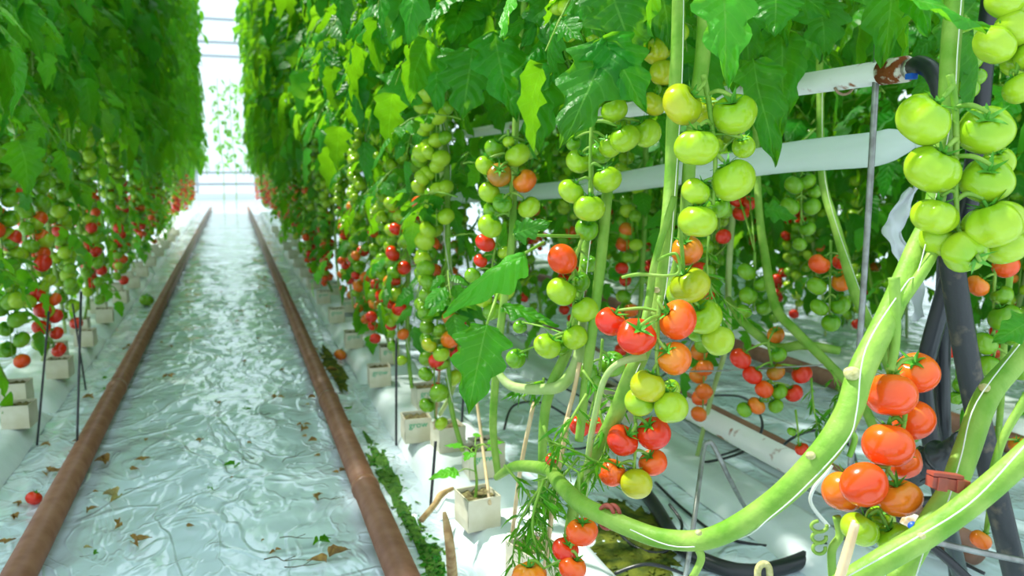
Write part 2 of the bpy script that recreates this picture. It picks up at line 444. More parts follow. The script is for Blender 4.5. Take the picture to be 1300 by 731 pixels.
# ------------------------------------------------------------------ rails and pipes
def straight_pipe(name, p0, p1, r, mat, label, cat, group=None, joints=None):
    p0, p1 = Vector(p0), Vector(p1); mb = MB(); d = p1 - p0
    mb.tube([p0, p1], r, mat, seg=20, smooth=False)
    o = link(name, mb.mesh(name)); tag(o, label, cat, group)
    for t in joints or ():
        j = MB(); c = p0 + d.normalized() * t; n = d.normalized()
        j.tube([c - n * .012, c - n * .008, c + n * .008, c + n * .012], [r * 1.005, r * 1.1, r * 1.1, r * 1.005], mat, seg=20, smooth=False)
        link('weld_ring', j.mesh('weld_ring'), o)
    return o
RZ = .036; RR = .0275
straight_pipe('pipe_rail', (-.375, -.2, RZ), (-.375, 14.8, RZ), RR, RUST, 'brown rusty pipe rail on the side of the path below the left plant row', 'pipe rail', 'pipe rails along the paths', [2.9, 6.2])
straight_pipe('pipe_rail', (.24, -.2, RZ), (.24, 14.8, RZ), RR, RUST, 'brown rusty pipe rail beside the mossy gutter and the coir blocks', 'pipe rail', 'pipe rails along the paths', [1.85, 2.55, 5.0])
straight_pipe('pipe_rail', (1.24, 1.0, RZ), (1.24, 10, RZ), RR, RUST, 'brown pipe rail in the next path, just behind the low white pipe', 'pipe rail', 'pipe rails along the paths')
straight_pipe('pipe_rail', (1.82, .9, RZ), (1.82, 10, RZ), RR, RUST, 'brown pipe rail farther off, behind the dark leaning pole', 'pipe rail', 'pipe rails along the paths')
P0 = D(1148, 88, 1.02); P1 = Vector((P0.x, P0.y + 3.4, P0.z + .0))
up = straight_pipe('heating_pipe', P0, P1, .0160, WPIPE2, 'white painted heating pipe with rusty open end below the top leaves', 'pipe')
mb = MB(); n = Vector((0, 1, 0)); c = P0 + n * .02
mb.tube([P0 - n * .004, P0 + n * .035], .0167, pbr('rust_band', (.20, .055, .012), .8, .2, col2=(.66, .62, .52), scale=70, thr=(.5, .6), bump=.8, bscale=120), seg=20, smooth=False)
link('rusty_end', mb.mesh('rusty_end'), up)
mb = MB()
c = onx(1072, 100, P0.x); mb.tube([c + Vector((0, 0, -.005)) + Vector((math.cos(a) * .0185, 0, math.sin(a) * .0185 + .002)) for a in np.linspace(-2.6, .3, 9)] , .002, pbr('rusty_hook', (.3, .2, .12), .6), seg=6, sub=3)
tag(link('pipe_hook', mb.mesh('pipe_hook')), 'thin hook strap holding the rusty white pipe', 'hook')
# hose leaving the upper pipe
mb = MB()
e = [P0 + n * .02, P0 - n * .01, D(1168, 82, .985), D(1186, 94, .96), D(1196, 125, .955), D(1201, 200, .97), D(1202, 300, 1.06), D(1197, 420, 1.16), D(1198, 560, 1.2), onz(1215, 745, .012)]
mb.tube(e, .0112, BLACK, seg=14, sub=8)
ho = link('elbow_hose', mb.mesh('elbow_hose')); tag(ho, 'black hose bending down from the rusty end of the white pipe', 'hose')
mb = MB(); mb.tube([P0 - n * .006, P0 - n * .014], .0125, pbr('hose_clamp', (.4, .4, .36), .4, metal=.7), seg=16, smooth=False); link('clamp_ring', mb.mesh('clamp_ring'), ho)
mb = MB(); q = D(1157, 97, .985); mb.box(q - Vector((.005, .005, .0035)), q + Vector((.005, .005, .0035)), BLUE); link('clamp_screw', mb.mesh('clamp_screw', False), ho)
# inflated film duct
XD = P0.x + .0
d0 = D(1150, 180, 1.14); pts = [d0, d0 + Vector((0, .02, 0))]
a0 = onx(1105, 190, d0.x); a1 = onx(1000, 200, d0.x); a2 = onx(880, 217, d0.x); a3 = onx(720, 240, d0.x); a4 = onx(590, 250, d0.x)
mb = MB()
mb.tube([onx(1168, 178, d0.x), onx(1150, 180, d0.x), onx(1130, 184, d0.x), a0, onx(1050, 195, d0.x), a1, onx(940, 209, d0.x), a2, a3, a4, a4 + (a4 - a3) * 1.2], [.004, .016, .024, .0262, .0265, .026, .0248, .025, .025, .025, .025], DUCT, seg=22, sub=8)
duct = link('film_duct', mb.mesh('film_duct')); tag(duct, 'milky white inflated film tube tied off at its end behind the green tomatoes', 'air tube')
mb = MB(); mb.tube([onx(1162, 178, d0.x), onx(1172, 186, d0.x), onx(1180, 200, d0.x), onx(1176, 214, d0.x)], [.004, .009, .007, .010], DUCT, seg=8)
link('tied_end', mb.mesh('tied_end'), duct)
# low white pipe
straight_pipe('grow_pipe', (1.05, 1.16, .125), (1.05, 9, .125), .0255, WPIPE, 'white paint-chipped low pipe running on wire stakes over the white film', 'pipe')
# grey rod
def rod(name, pts, r, mat, label, cat, group=None, seg=10, sub=6):
    mb = MB(); mb.tube(pts, r, mat, seg=seg, sub=sub)
    return tag(link(name, mb.mesh(name)), label, cat, group)
rod('support_rod', [D(1119, -60, 1.06), D(1110, 140, 1.06), D(1096, 370, 1.12), D(1080, 590, 1.2), onz(1072, 690, 0.002)], .0045, WMET, 'upright grey metal rod in front of the milky film tube', 'rod', sub=3)
rod('wire_stake', [onz(868, 742, .0), D(877, 690, 1.28), D(888, 610, 1.34), D(894, 568, 1.38), D(899, 562, 1.38), D(906, 566, 1.38), D(930, 615, 1.42), onz(952, 652, .004), onz(968, 656, .004)], .0042, WMET, 'bent grey wire stake standing under the low white pipe', 'stake', sub=5)
rod('wire_rod', [onz(985, 657, .02), onz(1050, 668, .02), onz(1085, 676, .02)], .004, WMET, 'short grey wire lying across the white film below the stem bend', 'rod')
rod('wire_rod', [D(1188, 688, .98), D(1240, 700, .98), D(1320, 716, .98)], .004, WMET, 'grey wire running past the feet of the two dark poles', 'rod')
rod('wire_line', [D(800, 470, 1.75), D(900, 471, 1.6), D(1045, 463, 1.42)], .0016, WMET, 'thin taut wire behind the red tomatoes and the fat stem', 'wire')
# dark poles and hoses
rod('leaning_pole', [D(1200, 255, .98), D(1212, 360, .98), D(1240, 520, 1.0), D(1290, 735, 1.03), onz(1312, 830, .0)], .0145, POLEM, 'dark weathered leaning pole below the ribbed green tomatoes', 'pole', seg=16)
rod('black_hose', [D(1262, -30, 1.05), D(1250, 70, 1.05), D(1240, 180, 1.05), D(1228, 270, 1.06), D(1203, 360, 1.1), D(1180, 440, 1.13), D(1172, 480, 1.15), D(1182, 560, 1.16), D(1200, 650, 1.15), onz(1222, 745, .014)], .0125, BLACK, 'black hose hanging from the top leaves down past the green tomatoes', 'hose', seg=14, sub=8)
rod('black_hose', [onz(800, 600, .012), onz(830, 640, .014), onz(862, 690, .014), onz(905, 716, .014), onz(955, 726, .014), onz(1010, 714, .014), onz(1050, 690, .014), onz(1085, 665, .014), onz(1150, 640, .014), onz(1230, 640, .014)], .0145, BLACK, 'thick black hose curving over the white film under the wire stake', 'hose', seg=14, sub=8)
def tubeline(pts, label):
    return rod('drip_tube', [onz(x, y, z) for x, y, z in pts], .0032, BLACK, label, 'tube', 'thin black drip tubes', seg=6, sub=7)
tubeline([(900, 502, .1), (945, 505, .16), (968, 540, .16), (940, 575, .08), (870, 588, .01), (835, 570, .01)], 'thin black drip tube looping over the low white pipe near its far part')
tubeline([(980, 590, .02), (1000, 560, .14), (1040, 546, .16), (1078, 565, .12), (1090, 600, .02)], 'thin black drip tube arching above the low white pipe beside the fat stem')
tubeline([(832, 612, .005), (870, 648, .005), (920, 682, .005), (990, 694, .005), (1050, 690, .03)], 'thin black drip tube in a long bow on the film behind the wire stake')
tubeline([(835, 590, .005), (880, 585, .01), (925, 575, .02), (960, 560, .03)], 'thin black drip tube nearly level with the stake top')
tubeline([(760, 640, .01), (800, 690, .005), (845, 700, .005), (866, 668, .02), (850, 640, .04)], 'thin black drip tube making a U beside the mossy patch')
tubeline([(780, 728, .03), (825, 716, .05), (880, 735, .02), (890, 760, .01)], 'thin black drip tube looping at the bottom edge by the moss')
tubeline([(640, 545, .06), (652, 515, .1), (690, 512, .12), (740, 540, .06), (790, 560, .03)], 'thin black drip tube arching behind the nearest coir blocks')
tubeline([(690, 480, .1), (740, 505, .06), (800, 545, .03), (850, 560, .01)], 'thin black drip tube slanting behind the red tomatoes')
tubeline([(700, 500, .06), (760, 470, .08), (820, 520, .05)], 'thin black drip tube bowed behind the pale crossing stem')
tubeline([(720, 570, .02), (760, 560, .05), (815, 500, .08), (850, 470, .1)], 'thin black drip tube rising behind the red tomato truss')
tubeline([(1080, 700, .01), (1105, 715, .01), (1160, 690, .03), (1250, 728, .02)], 'thin black drip tube near the feet of the hoses')
rod('black_strap', [D(1130, 655, 1.02), D(1180, 690, 1.0), D(1240, 745, .98)], .006, BLACK, 'black tube slanting down below the fallen-over stem', 'hose')
# valve fitting
c = D(1188, 583, 1.0); d = (D(1214, 568, .97) - D(1160, 600, 1.03)).normalized()
Mf = axis_matrix(c, d, 1.2, 0)
mb = MB(); mb.lathe([(.0, -.042), (.012, -.042), (.015, -.038), (.015, -.022), (.019, -.022), (.019, -.010), (.015, -.008), (.015, .002), (.0175, .004), (.0175, .010), (.0115, .012), (.0115, .036), (.0125, .037), (.0125, .042), (.009, .042), (.0085, .02), (0, .02)], BLACK, Matrix.Identity(4), 28)
vf = link('hose_fitting', mb.mesh('hose_fitting'), M=Mf); tag(vf, 'black plastic hose fitting with open mouth beside the orange tomatoes', 'fitting')
mb = MB()
for k in range(12):
    a = k * math.pi / 6; mb.box((.018 * math.cos(a) - .002, .018 * math.sin(a) - .002, -.021), (.018 * math.cos(a) + .002, .018 * math.sin(a) + .002, -.011), BLACK)
link('grip_ring', mb.mesh('grip_ring', False), vf)
mb = MB(); mb.tube([(0, 0, -.03), (-.02, .014, -.03), (-.032, .02, -.028)], [.011, .011, .0125], BLACK, seg=14); link('side_outlet', mb.mesh('side_outlet'), vf)
# small round tap with a blue plug
c = D(1159, 668, .90); Mf = axis_matrix(c, CAM - c, 1, 0)
mb = MB(); mb.lathe([(0, -.012), (.013, -.012), (.014, 0), (.012, .004), (.009, .005), (0, .005)], pbr('brass', (.45, .30, .14), .4, col2=(.7, .7, .62), scale=90), Matrix.Identity(4), 20)
tp = link('tap_cap', mb.mesh('tap_cap'), M=Mf); tag(tp, 'small round fitting with a blue plug behind the lowest green tomatoes', 'fitting')
mb = MB(); mb.lathe([(0, .004), (.0055, .004), (.0055, .008), (0, .0085)], BLUE, Matrix.Identity(4), 14); link('plug', mb.mesh('plug'), tp)['label'] = 'blue plug'
# clips
c = D(1203, 614, .68); mb = MB(); Mc = frame(c, RT * .97 - UP * .12, -FW)
mb.box((-.016, -.004, -.006), (.016, .005, .006), CLIPM, Mc); mb.box((-.016, .006, -.006), (.010, .009, .006), CLIPM, Mc); mb.box((-.012, -.0055, -.007), (-.004, .0055, .008), CLIPM, Mc)
mb.box((.004, -.0055, -.007), (.010, .0055, .008), CLIPM, Mc)
tag(link('stem_clip', mb.mesh('stem_clip', False)), 'rust red plastic clip gripping the pale upright stem', 'clip')
c = D(770, 656, .84); mb = MB()
for k in range(2):
    mb.tube([c + RT * (.006 * k) + RT * math.cos(a) * .007 + UP * math.sin(a) * .015 - FW * math.sin(a + .6) * .012 for a in np.linspace(0, 6.28, 12)], .0024, CLIPM, seg=6, sub=3)
tag(link('stem_ring', mb.mesh('stem_ring')), 'reddish ring clip around the end of the bent stem', 'clip')
mb = MB(); mb.tube([D(963, 745, .8), D(962, 724, .8), D(968, 716, .8), D(976, 720, .8), D(978, 745, .8)], .0035, NODE, seg=8)
tag(link('wire_hook', mb.mesh('wire_hook')), 'pale bent hook at the bottom edge below the stem bend', 'hook')
mb = MB(); mb.tube([D(1052, 668, .9), D(1030, 640, .9), D(1033, 620, .9), D(1050, 600, .9), D(1056, 590, .9)], .0022, TWINE, seg=6)
tag(link('hook_loop', mb.mesh('hook_loop')), 'white wire loop hanging by the yellow-orange tomato', 'hook')
mb = MB(); mb.tube([D(1105, 600, .62), D(1096, 640, .62), D(1064, 735, .62)] and [D(1086, 664, .66), D(1076, 700, .66), D(1064, 740, .66)], [.0035, .0042, .0042], STICK, seg=8)
tag(link('wooden_stick', mb.mesh('wooden_stick')), 'pale wooden stick in front of the lowest green tomato', 'stick', 'wooden sticks by the plants')
for i, (pts, lab) in enumerate([
    ([D(678, 480 + 30, 1.2), D(660, 600, 1.2), onz(648, 700, .055)], 'pale wooden stick slanting above the green-lettered coir block'),
    ([D(722, 530, 1.0), D(705, 620, 1.0), D(690, 735, 1.0)], 'pale wooden stick rising among the feathery side shoots'),
    ([D(600, 470, 1.62), D(612, 560, 1.58), onz(622, 640, .10)], 'pale wooden stick standing in the coir block of the seedling'),
    ([D(566, 405, 1.85), D(558, 470, 1.85), onz(552, 545, .13)], 'pale wooden stick before the orange tomatoes'),
    ([D(736, 460, 1.1), D(728, 500, 1.1), D(712, 560, 1.12)], 'short pale wooden stick under the green oval tomatoes')]):
    rod('wooden_stick', pts, .0032, STICK, lab, 'stick', 'wooden sticks by the plants', seg=6, sub=3)
# scrap of film hanging behind the green truss
def ribbon(pts, ws, mat, twist):
    mb = MB(); P, W = catmull([Vector(p) for p in pts], ws, 8); vs = []; n = len(P)
    for i, p in enumerate(P):
        a = twist * i / n; s = RT * math.cos(a) + FW * math.sin(a); s = s + UP * .25
        for k in range(7):
            v = k / 6 - .5; vs.append(p + s * W[i] * v + FW * (.016 * noise.noise(Vector((v * 3, i * .12, 2)))) + UP * (.004 * noise.noise(Vector((v * 4, i * .2, 5)))) + RT * (.007 * noise.noise(Vector((v * 2, i * .18, 9)))))
    fs = [(i * 7 + k, i * 7 + k + 1, i * 7 + 8 + k, i * 7 + 7 + k) for i in range(n - 1) for k in range(6)]
    mb.add(vs, fs, mat); return mb.mesh('film_scrap')
o = link('film_scrap', ribbon([D(1162, 236, 1.15), D(1148, 258, 1.15), D(1135, 285, 1.15), D(1140, 312, 1.15), D(1155, 340, 1.15), D(1163, 372, 1.15), D(1164, 405, 1.15)], [.014, .030, .036, .022, .036, .042, .020], FILM, .6))
tag(o, 'torn scrap of white film hanging knotted left of the ribbed green tomatoes', 'film scrap')
sm = o.modifiers.new('thick', 'SOLIDIFY'); sm.thickness = .001

# ------------------------------------------------------------------ slabs and blocks
def slab(x0, x1, y0, y1, h, label, seed):
    rnd = random.Random(seed); mb = MB(); nx, ny = 10, 26; vs = []
    for j in range(ny + 1):
        for i in range(nx + 1):
            u, v = i / nx, j / ny
            e = min(1, min(u, 1 - u) * 7) ** .5 * min(1, min(v, 1 - v) * 16) ** .5
            x = x0 + (x1 - x0) * u; y = y0 + (y1 - y0) * v
            vs.append((x + .006 * noise.noise(Vector((x * 9, y * 9, seed))), y, h * e * (1 + .06 * noise.noise(Vector((x * 14, y * 8, seed))))))
    q = nx + 1
    mb.add(vs, [(j * q + i, j * q + i + 1, (j + 1) * q + i + 1, (j + 1) * q + i) for j in range(ny) for i in range(nx)], SLABM)
    return tag(link('growing_slab', mb.mesh('growing_slab')), label, 'growing slab', 'white film growing slabs under the plants')
SH = .05
WORDS = ['nearest', 'second', 'third', 'fourth', 'fifth', 'sixth', 'seventh', 'eighth', 'ninth', 'tenth', 'eleventh', 'twelfth', 'thirteenth', 'fourteenth', 'fifteenth', 'sixteenth', 'seventeenth', 'eighteenth', 'nineteenth', 'twentieth']
for k in range(12):
    y0 = .42 + k * 1.1
    fr = 'white growing slab beside the mossy gutter, %s of the right-hand line' % WORDS[k] if k < 5 else 'distant white growing slab in the right-hand line'
    slab(.375, .60, y0, y0 + 1.07, SH, fr, k)
for k in range(11):
    y0 = 1.5 + k * 1.1
    slab(-.79, -.53, y0, y0 + 1.07, SH, ('white growing slab left of the path, %s from the camera' % WORDS[k]) if k < 5 else 'distant white growing slab in the left-hand line', 30 + k)
for k in range(5):
    y0 = 1.02 + k * 1.1
    slab(.93, 1.10, y0, y0 + 1.07, .03, 'white growing slab under the low white pipe, %s from the camera' % WORDS[k], 60 + k)
for k in range(5):
    y0 = .9 + k * 1.1
    slab(1.93, 2.2, y0, y0 + 1.07, SH, 'white growing slab beyond the second path, %s from the camera' % WORDS[k], 80 + k)

BLOCKMESH = {}
def block_meshes():
    mb = MB(); a, h, t = .033, .062, .0022
    # wrapper: four walls, open on top, slightly flared
    for sx, sy in ((1, 0), (-1, 0), (0, 1), (0, -1)):
        n = Vector((sx, sy, 0)); s = Vector((-sy, sx, 0))
        for off in (0, -t):
            vs = [n * (a + off + .001 * (k % 2)) + s * ((a + off) * u) + Vector((0, 0, z)) for k, z in enumerate((0, h * .33, h * .66, h)) for u in (-1, -.33, .33, 1)]
            fs = [(r * 4 + c, r * 4 + c + 1, r * 4 + c + 5, r * 4 + c + 4) for r in range(3) for c in range(3)]
            if off: fs = [f[::-1] for f in fs]
            mb.add(vs, fs, BLOCKM)
        vs = [n * a - s * a + Vector((0, 0, h)), n * a + s * a + Vector((0, 0, h)), n * (a - t) + s * (a - t) + Vector((0, 0, h)), n * (a - t) - s * (a - t) + Vector((0, 0, h))]
        mb.add(vs, [(0, 1, 2, 3)], BLOCKM)
    w = mb.mesh('wrapper', False)
    mb = MB(); N = 8; b = a - t - .0003; vs = []
    for j in range(N + 1):
        for i in range(N + 1):
            vs.append((-b + 2 * b * i / N, -b + 2 * b * j / N, h - .008 + .006 * noise.noise(Vector((i * .9, j * .9, 4)))))
    fs = [(j * (N + 1) + i, j * (N + 1) + i + 1, (j + 1) * (N + 1) + i + 1, (j + 1) * (N + 1) + i) for j in range(N) for i in range(N)]
    mb.add(vs, fs, COIR); mb.box((-b, -b, .001), (b, b, h - .014), COIR)
    return w, mb.mesh('coir_fill')
WRAP, FILL = block_meshes()
fc = bpy.data.curves.new('lettering', 'FONT'); fc.body = 'grow'; fc.size = .022; fc.extrude = .0002; fc.align_x = 'CENTER'; fc.materials.append(PRINT)
_t = bpy.data.objects.new('t', fc); COL.objects.link(_t); bpy.context.view_layer.update()
LETTER = bpy.data.meshes.new_from_object(_t.evaluated_get(bpy.context.evaluated_depsgraph_get())); bpy.data.objects.remove(_t); bpy.data.curves.remove(fc)
def block(x, y, z, label, rot=0.0, scale=1.0, text=True):
    r = empty('coir_block', (x, y, z), label, 'planting block', 'square coir planting blocks on the slabs')
    r.rotation_euler.z = rot; r.scale = (scale,) * 3
    link('wrapper', WRAP, r); link('coir_fill', FILL, r)
    if text:
        o = link('lettering', LETTER, r); o.matrix_basis = Matrix.Translation((0, -.0345, .040)) @ Matrix.Rotation(math.pi / 2, 4, 'X'); o['label'] = 'green lettering'
    return r

# ------------------------------------------------------------------ procedural plants
def pick(z, rnd):
    r = rnd.random()
    if z > .64: return 'd' if r < .55 else 'g'
    if z > .46: return 'd' if r < .45 else 'g' if r < .76 else 'b' if r < .80 else 'o' if r < .84 else 'r' if r < .95 else 'R'
    if z > .34: return 'r' if r < .20 else 'R' if r < .27 else 'o' if r < .34 else 'd' if r < .74 else 'g'
    return 'r' if r < .30 else 'R' if r < .38 else 'o' if r < .46 else 'd' if r < .84 else 'g'
CLUS = {}
def cluster_mesh(kind, v):
    k = (kind, v)
    if k not in CLUS:
        rnd = random.Random(900 + v * 3 + len(kind)); mb = MB()
        for i in range(9):
            z = -.02 - .022 * i; a = i * 2.5 + rnd.random()
            c = {'green': 'd' if rnd.random() < .7 else 'g', 'mixed': rnd.choice('ddrgodRg'), 'red': rnd.choice('rrRorddg')}[kind]
            vs, fs = tomato_verts(8, 6, .88, 0, 0, i); r = rnd.uniform(.020, .026)
            p = Vector((.022 * math.cos(a), .026 * math.sin(a), z)); mb.add([Vector(q) * r + p for q in vs], fs, TOM[c])
        mb.tube([(0, 0, .03), (0, 0, -.1), (0, 0, -.2)], .003, STEM, seg=4, sub=1)
        CLUS[k] = mb.mesh('fruit_truss')
    return CLUS[k]
def plant(x, y, side, lod, label, group, base=.112, rnd=None, zfruit=(.30, 1.0), fol=True, nt=None, fz=.98, dens=1.0, low=0, rs=(.0185, .0240)):
    """side: direction of the aisle that shows this plant (-1 / +1 along X)"""
    rnd = rnd or RND
    rt = empty('tomato_plant', (x, y, base), label, 'plant', group)
    top = (1.7, 2.35, 3.5)[lod if lod < 3 else 2]
    w = [rnd.uniform(-.025, .025) for _ in range(8)]
    lean = rnd.uniform(-.16, .16)
    def S(z): return Vector((x + w[0] + w[1] * math.sin(z * 5 + w[2] * 90), y + lean * min(1, max(0, (z - base) / .3)) + w[3] * 1.5 + w[4] * 1.5 * math.sin(z * 4 + w[5] * 80), z))
    mb = MB()
    zs = [base - .01, .2, .34, .48, .62, .78, .95, 1.15, 1.4, top]
    pts = [S(z) - rt.location for z in zs]; pts[0] = Vector((0, 0, -.008))
    mb.tube(pts, [.0055, .006, .0065, .007, .007, .0075, .0075, .006, .005, .004], STEM if rnd.random() < .6 else STEMP, seg=(8, 6, 4)[min(lod, 2)], sub=(4, 3, 2)[min(lod, 2)])
    link('stem', mb.mesh('stem'), rt)
    if lod < 1:
        mb = MB(); mb.tube([S(z) - rt.location + Vector((side * .009 * math.cos(z * 22), .009 * math.sin(z * 22), 0)) for z in np.arange(.2, 1.2, .06)], .0011, TWINE, seg=4, sub=2)
        link('twine', mb.mesh('twine'), rt)['label'] = 'white support twine'
    n = nt or rnd.choice((6, 7) if lod == 0 else (5, 6))
    z0, z1 = zfruit
    for t in range(n):
        zt = z0 + (z1 - z0) * (t + rnd.uniform(.1, .9)) / n + .06
        s = S(zt)
        out = Vector((side * rnd.uniform(.3, 1.0), rnd.uniform(-1, 1), 0)).normalized()
        if lod >= 2:
            p = s + out * .035 - rt.location
            kind = 'green' if zt > .70 else 'mixed' if zt > .50 or rnd.random() < .5 else 'red'
            link('fruit_truss', cluster_mesh(kind, rnd.randrange(4)), rt, M=Matrix.Translation(p) @ Matrix.Rotation(rnd.random() * 6, 4, 'Z'))
            continue
        R = lambda q: s + out * (.045 * min(1, q * 3.2)) + Vector((0, 0, .02 * min(1, q * 3) - .24 * q))
        m = int(rnd.choice((6, 7, 8)) * dens) or 1
        mb = MB(); mb.tube([R(q) - rt.location for q in (0, .15, .3, .6, 1)], [.0028, .0026, .0024, .002, .0015], STEM, seg=5, sub=3)
        base_c = pick(zt - .1, rnd)
        perp = Vector((-out.y, out.x, 0))
        for k in range(m):
            q = .22 + .78 * k / max(m - 1, 1); p = R(q); sg = 1 if k % 2 else -1
            r = rnd.uniform(*rs) * (1 - .12 * q)
            c = base_c if rnd.random() < .6 else pick(p.z, rnd)
            d = (perp * sg * 1.0 + out * rnd.uniform(-.1, .7)).normalized()
            loc = p + d * r * 1.08 + Vector((0, 0, -.01))
            if loc.z < base + r - .03: continue
            ax = -d * .75 + Vector((0, 0, .8)) + Vector((rnd.uniform(-.3, .3), rnd.uniform(-.3, .3), 0))
            tm = put_tomato(rt, loc, ax, r, c, rnd.randrange(4), 1 if lod == 0 else 2, lod == 0 and y < 2.9, rnd)
            mb.tube([p - rt.location, loc + ax.normalized() * r * .8 - rt.location], .0014, STEM, seg=4, cap=False)
        link('truss_stalk', mb.mesh('truss_stalk'), rt)
    if fol:
        F = (FOL_NEAR, FOL_MID, FOL_FAR)[min(lod, 2)]
        z = fz + rnd.uniform(-.05, .05)
        M = Matrix.Translation(S(z + .3) * 1.0 * 1 - rt.location) if False else Matrix.Translation(Vector((x, y, z)) - rt.location)
        M = M @ Matrix.Rotation(rnd.choice((0, math.pi)) + rnd.uniform(-.25, .25), 4, 'Z') @ Matrix.Scale(rnd.uniform(.95, 1.1), 4)
        link('foliage', rnd.choice(F), rt, M=M)
    if low: link('lower_leaves', rnd.choice(FOL_LOW), rt, M=Matrix.Translation(Vector((x, y, low)) - rt.location) @ Matrix.Rotation(rnd.random() * 6, 4, 'Z'))
    return rt
ORD = lambda i: WORDS[i] if i < len(WORDS) else None
XR, XB, XL, XLB, X2, X3 = .46, 1.04, -.62, -1.2, 2.05, 2.7
# right row, aisle side, from just behind the hand-placed plants to the end of the row
y = 1.62; i = 0; rr = random.Random(21)
while y < 14.2:
    lod = 0 if y < 3.2 else 1 if y < 5.4 else 2
    if i < 14: lab = 'tomato plant in the row right of the path, %s behind the seedling block' % (ORD(i) if i else 'first')
    else: lab = 'small distant tomato plant far down the row right of the path'
    plant(XR + rr.uniform(-.02, .04), y, -1, lod, lab, 'tomato plants in the row right of the path', rnd=rr, low=rr.choice((0, .25, .4)) if y < 8 else 0)
    if y < 9:
        block(XR + (-.045 if i % 2 else .04) - .01, y, SH - .002, ('coir block in the right-hand line, %s behind the seedling block' % (ORD(i) if i else 'first')) if i < 14 else 'tiny distant coir block in the right-hand line', rr.uniform(-.1, .1), text=y < 5)
    y += rr.uniform(.24, .30) if y < 6 else .33; i += 1
# second line of the same row, seen through the gaps
y = 1.6; i = 0
while y < 6.5:
    plant(XB + rr.uniform(-.03, .03), y, -1, 1, 'tomato plant in the line behind the low white pipe, %s from the camera' % (ORD(i) or 'farthest'), 'tomato plants behind the low white pipe', base=.03, rnd=rr, nt=6, fz=.95, low=.28)
    y += .38; i += 1
# left row
for k in range(4):
    plant(XL, .75 + .32 * k, 1, 1, 'tomato plant of the left row beyond the left picture edge', 'tomato plants in the row left of the path', rnd=rr, nt=1)
y = 2.05; i = 0
while y < 14.2:
    lod = 0 if y < 3.2 else 1 if y < 5.0 else 2
    if i < 14: lab = 'tomato plant in the row left of the path, %s from the camera' % ORD(i)
    else: lab = 'small distant tomato plant far down the row left of the path'
    plant(XL + rr.uniform(-.04, .02), y, 1, lod, lab, 'tomato plants in the row left of the path', rnd=rr, rs=(.0235, .0295), low=rr.choice((0, .2, .4)) if y < 8 else 0)
    if y < 9: block(XL + .03 + (.03 if i % 2 else -.03), y, SH - .002, ('coir block in the left-hand line, %s from the camera' % ORD(i)) if i < 14 else 'tiny distant coir block in the left-hand line', rr.uniform(-.1, .1), text=False)
    y += rr.uniform(.22, .30) if y < 6 else .33; i += 1
y = 2.3; i = 0
while y < 8:
    plant(XLB, y, 1, 2, 'tomato plant in the hidden back line of the left row, %s from the camera' % (ORD(i) or 'farthest'), 'tomato plants at the back of the left row', base=.005, rnd=rr, nt=4)
    y += .42; i += 1
# next row beyond the second path
y = .7; i = 0
while y < 6.4:
    plant(X2, y, -1, 1, 'tomato plant in the next row beyond the second path, %s from the camera' % (ORD(i) or 'farthest'), 'tomato plants beyond the second path', rnd=rr, nt=5, zfruit=(.25, .95), fz=.70, low=.22)
    y += .33; i += 1
y = .8; i = 0
while y < 7:
    plant(X3, y, -1, 2, 'tomato plant at the back of the next row, %s from the camera' % (ORD(i) or 'farthest'), 'tomato plants at the back of the next row', base=.005, rnd=rr, nt=5, fz=.38)
    y += .36; i += 1
y = .7; i = 0
while y < 8:
    plant(3.75, y, -1, 2, 'leafy tomato plant in the farthest row on the right, %s from the camera' % (ORD(i) or 'farthest'), 'tomato plants in the farthest row', base=.005, rnd=rr, nt=5, fz=.2)
    y += .42; i += 1

for k, X in enumerate((-.16, .05)):
    rt = empty('tomato_plant', (X, 15.3, 0), 'sparse young plant on the cross path at the bright end wall, %s' % ('left of the two' if k == 0 else 'right of the two'), 'plant', 'plants at the end of the path')
    mb = MB(); mb.tube([(0, 0, 0), (.02, 0, .7), (-.02, 0, 1.4), (0, 0, 2.3)], .008, STEM, seg=5); link('stem', mb.mesh('stem'), rt)
    for q in range(2): link('foliage', FOL_LOW[k + q], rt, M=Matrix.Translation((0, 0, .75 + q * .75)) @ Matrix.Scale(1.25, 4))
# ------------------------------------------------------------------ the hand-placed near plants
def hero(label, base, group='tomato plants at the end of the right row'):
    return empty('tomato_plant', base, label, 'plant', group)
def hstem(pl, pts, name='stem', mat=STEM, seg=16, nodes=(), sub=8):
    """pts: (px, py, width px, depth)"""
    mb = MB(); W = [D(a, b, d) - pl.location for a, b, w, d in pts]; R = [w * .5 * d / FPX for a, b, w, d in pts]
    mb.tube(W, R, mat, seg=seg, sub=sub)
    o = link(name, mb.mesh(name), pl)
    for a, b, w, d in nodes:                    # scars where leaves were cut off
        nb = MB(); c = D(a, b, d) - pl.location; rr_ = w * .5 * d / FPX
        v, f = tomato_verts(12, 8, .8, 5, .2, int(a)); nb.add([Vector(q) * rr_ + c for q in v], f, NODE); link('leaf_scar', nb.mesh('leaf_scar'), o)
    return o
def htwine(pl, pts, r=.0006):
    mb = MB(); mb.tube([D(a, b, d) - pl.location for a, b, d in pts], r, TWINE, seg=5, sub=6)
    o = link('twine', mb.mesh('twine'), pl); o['label'] = 'white support twine'; return o
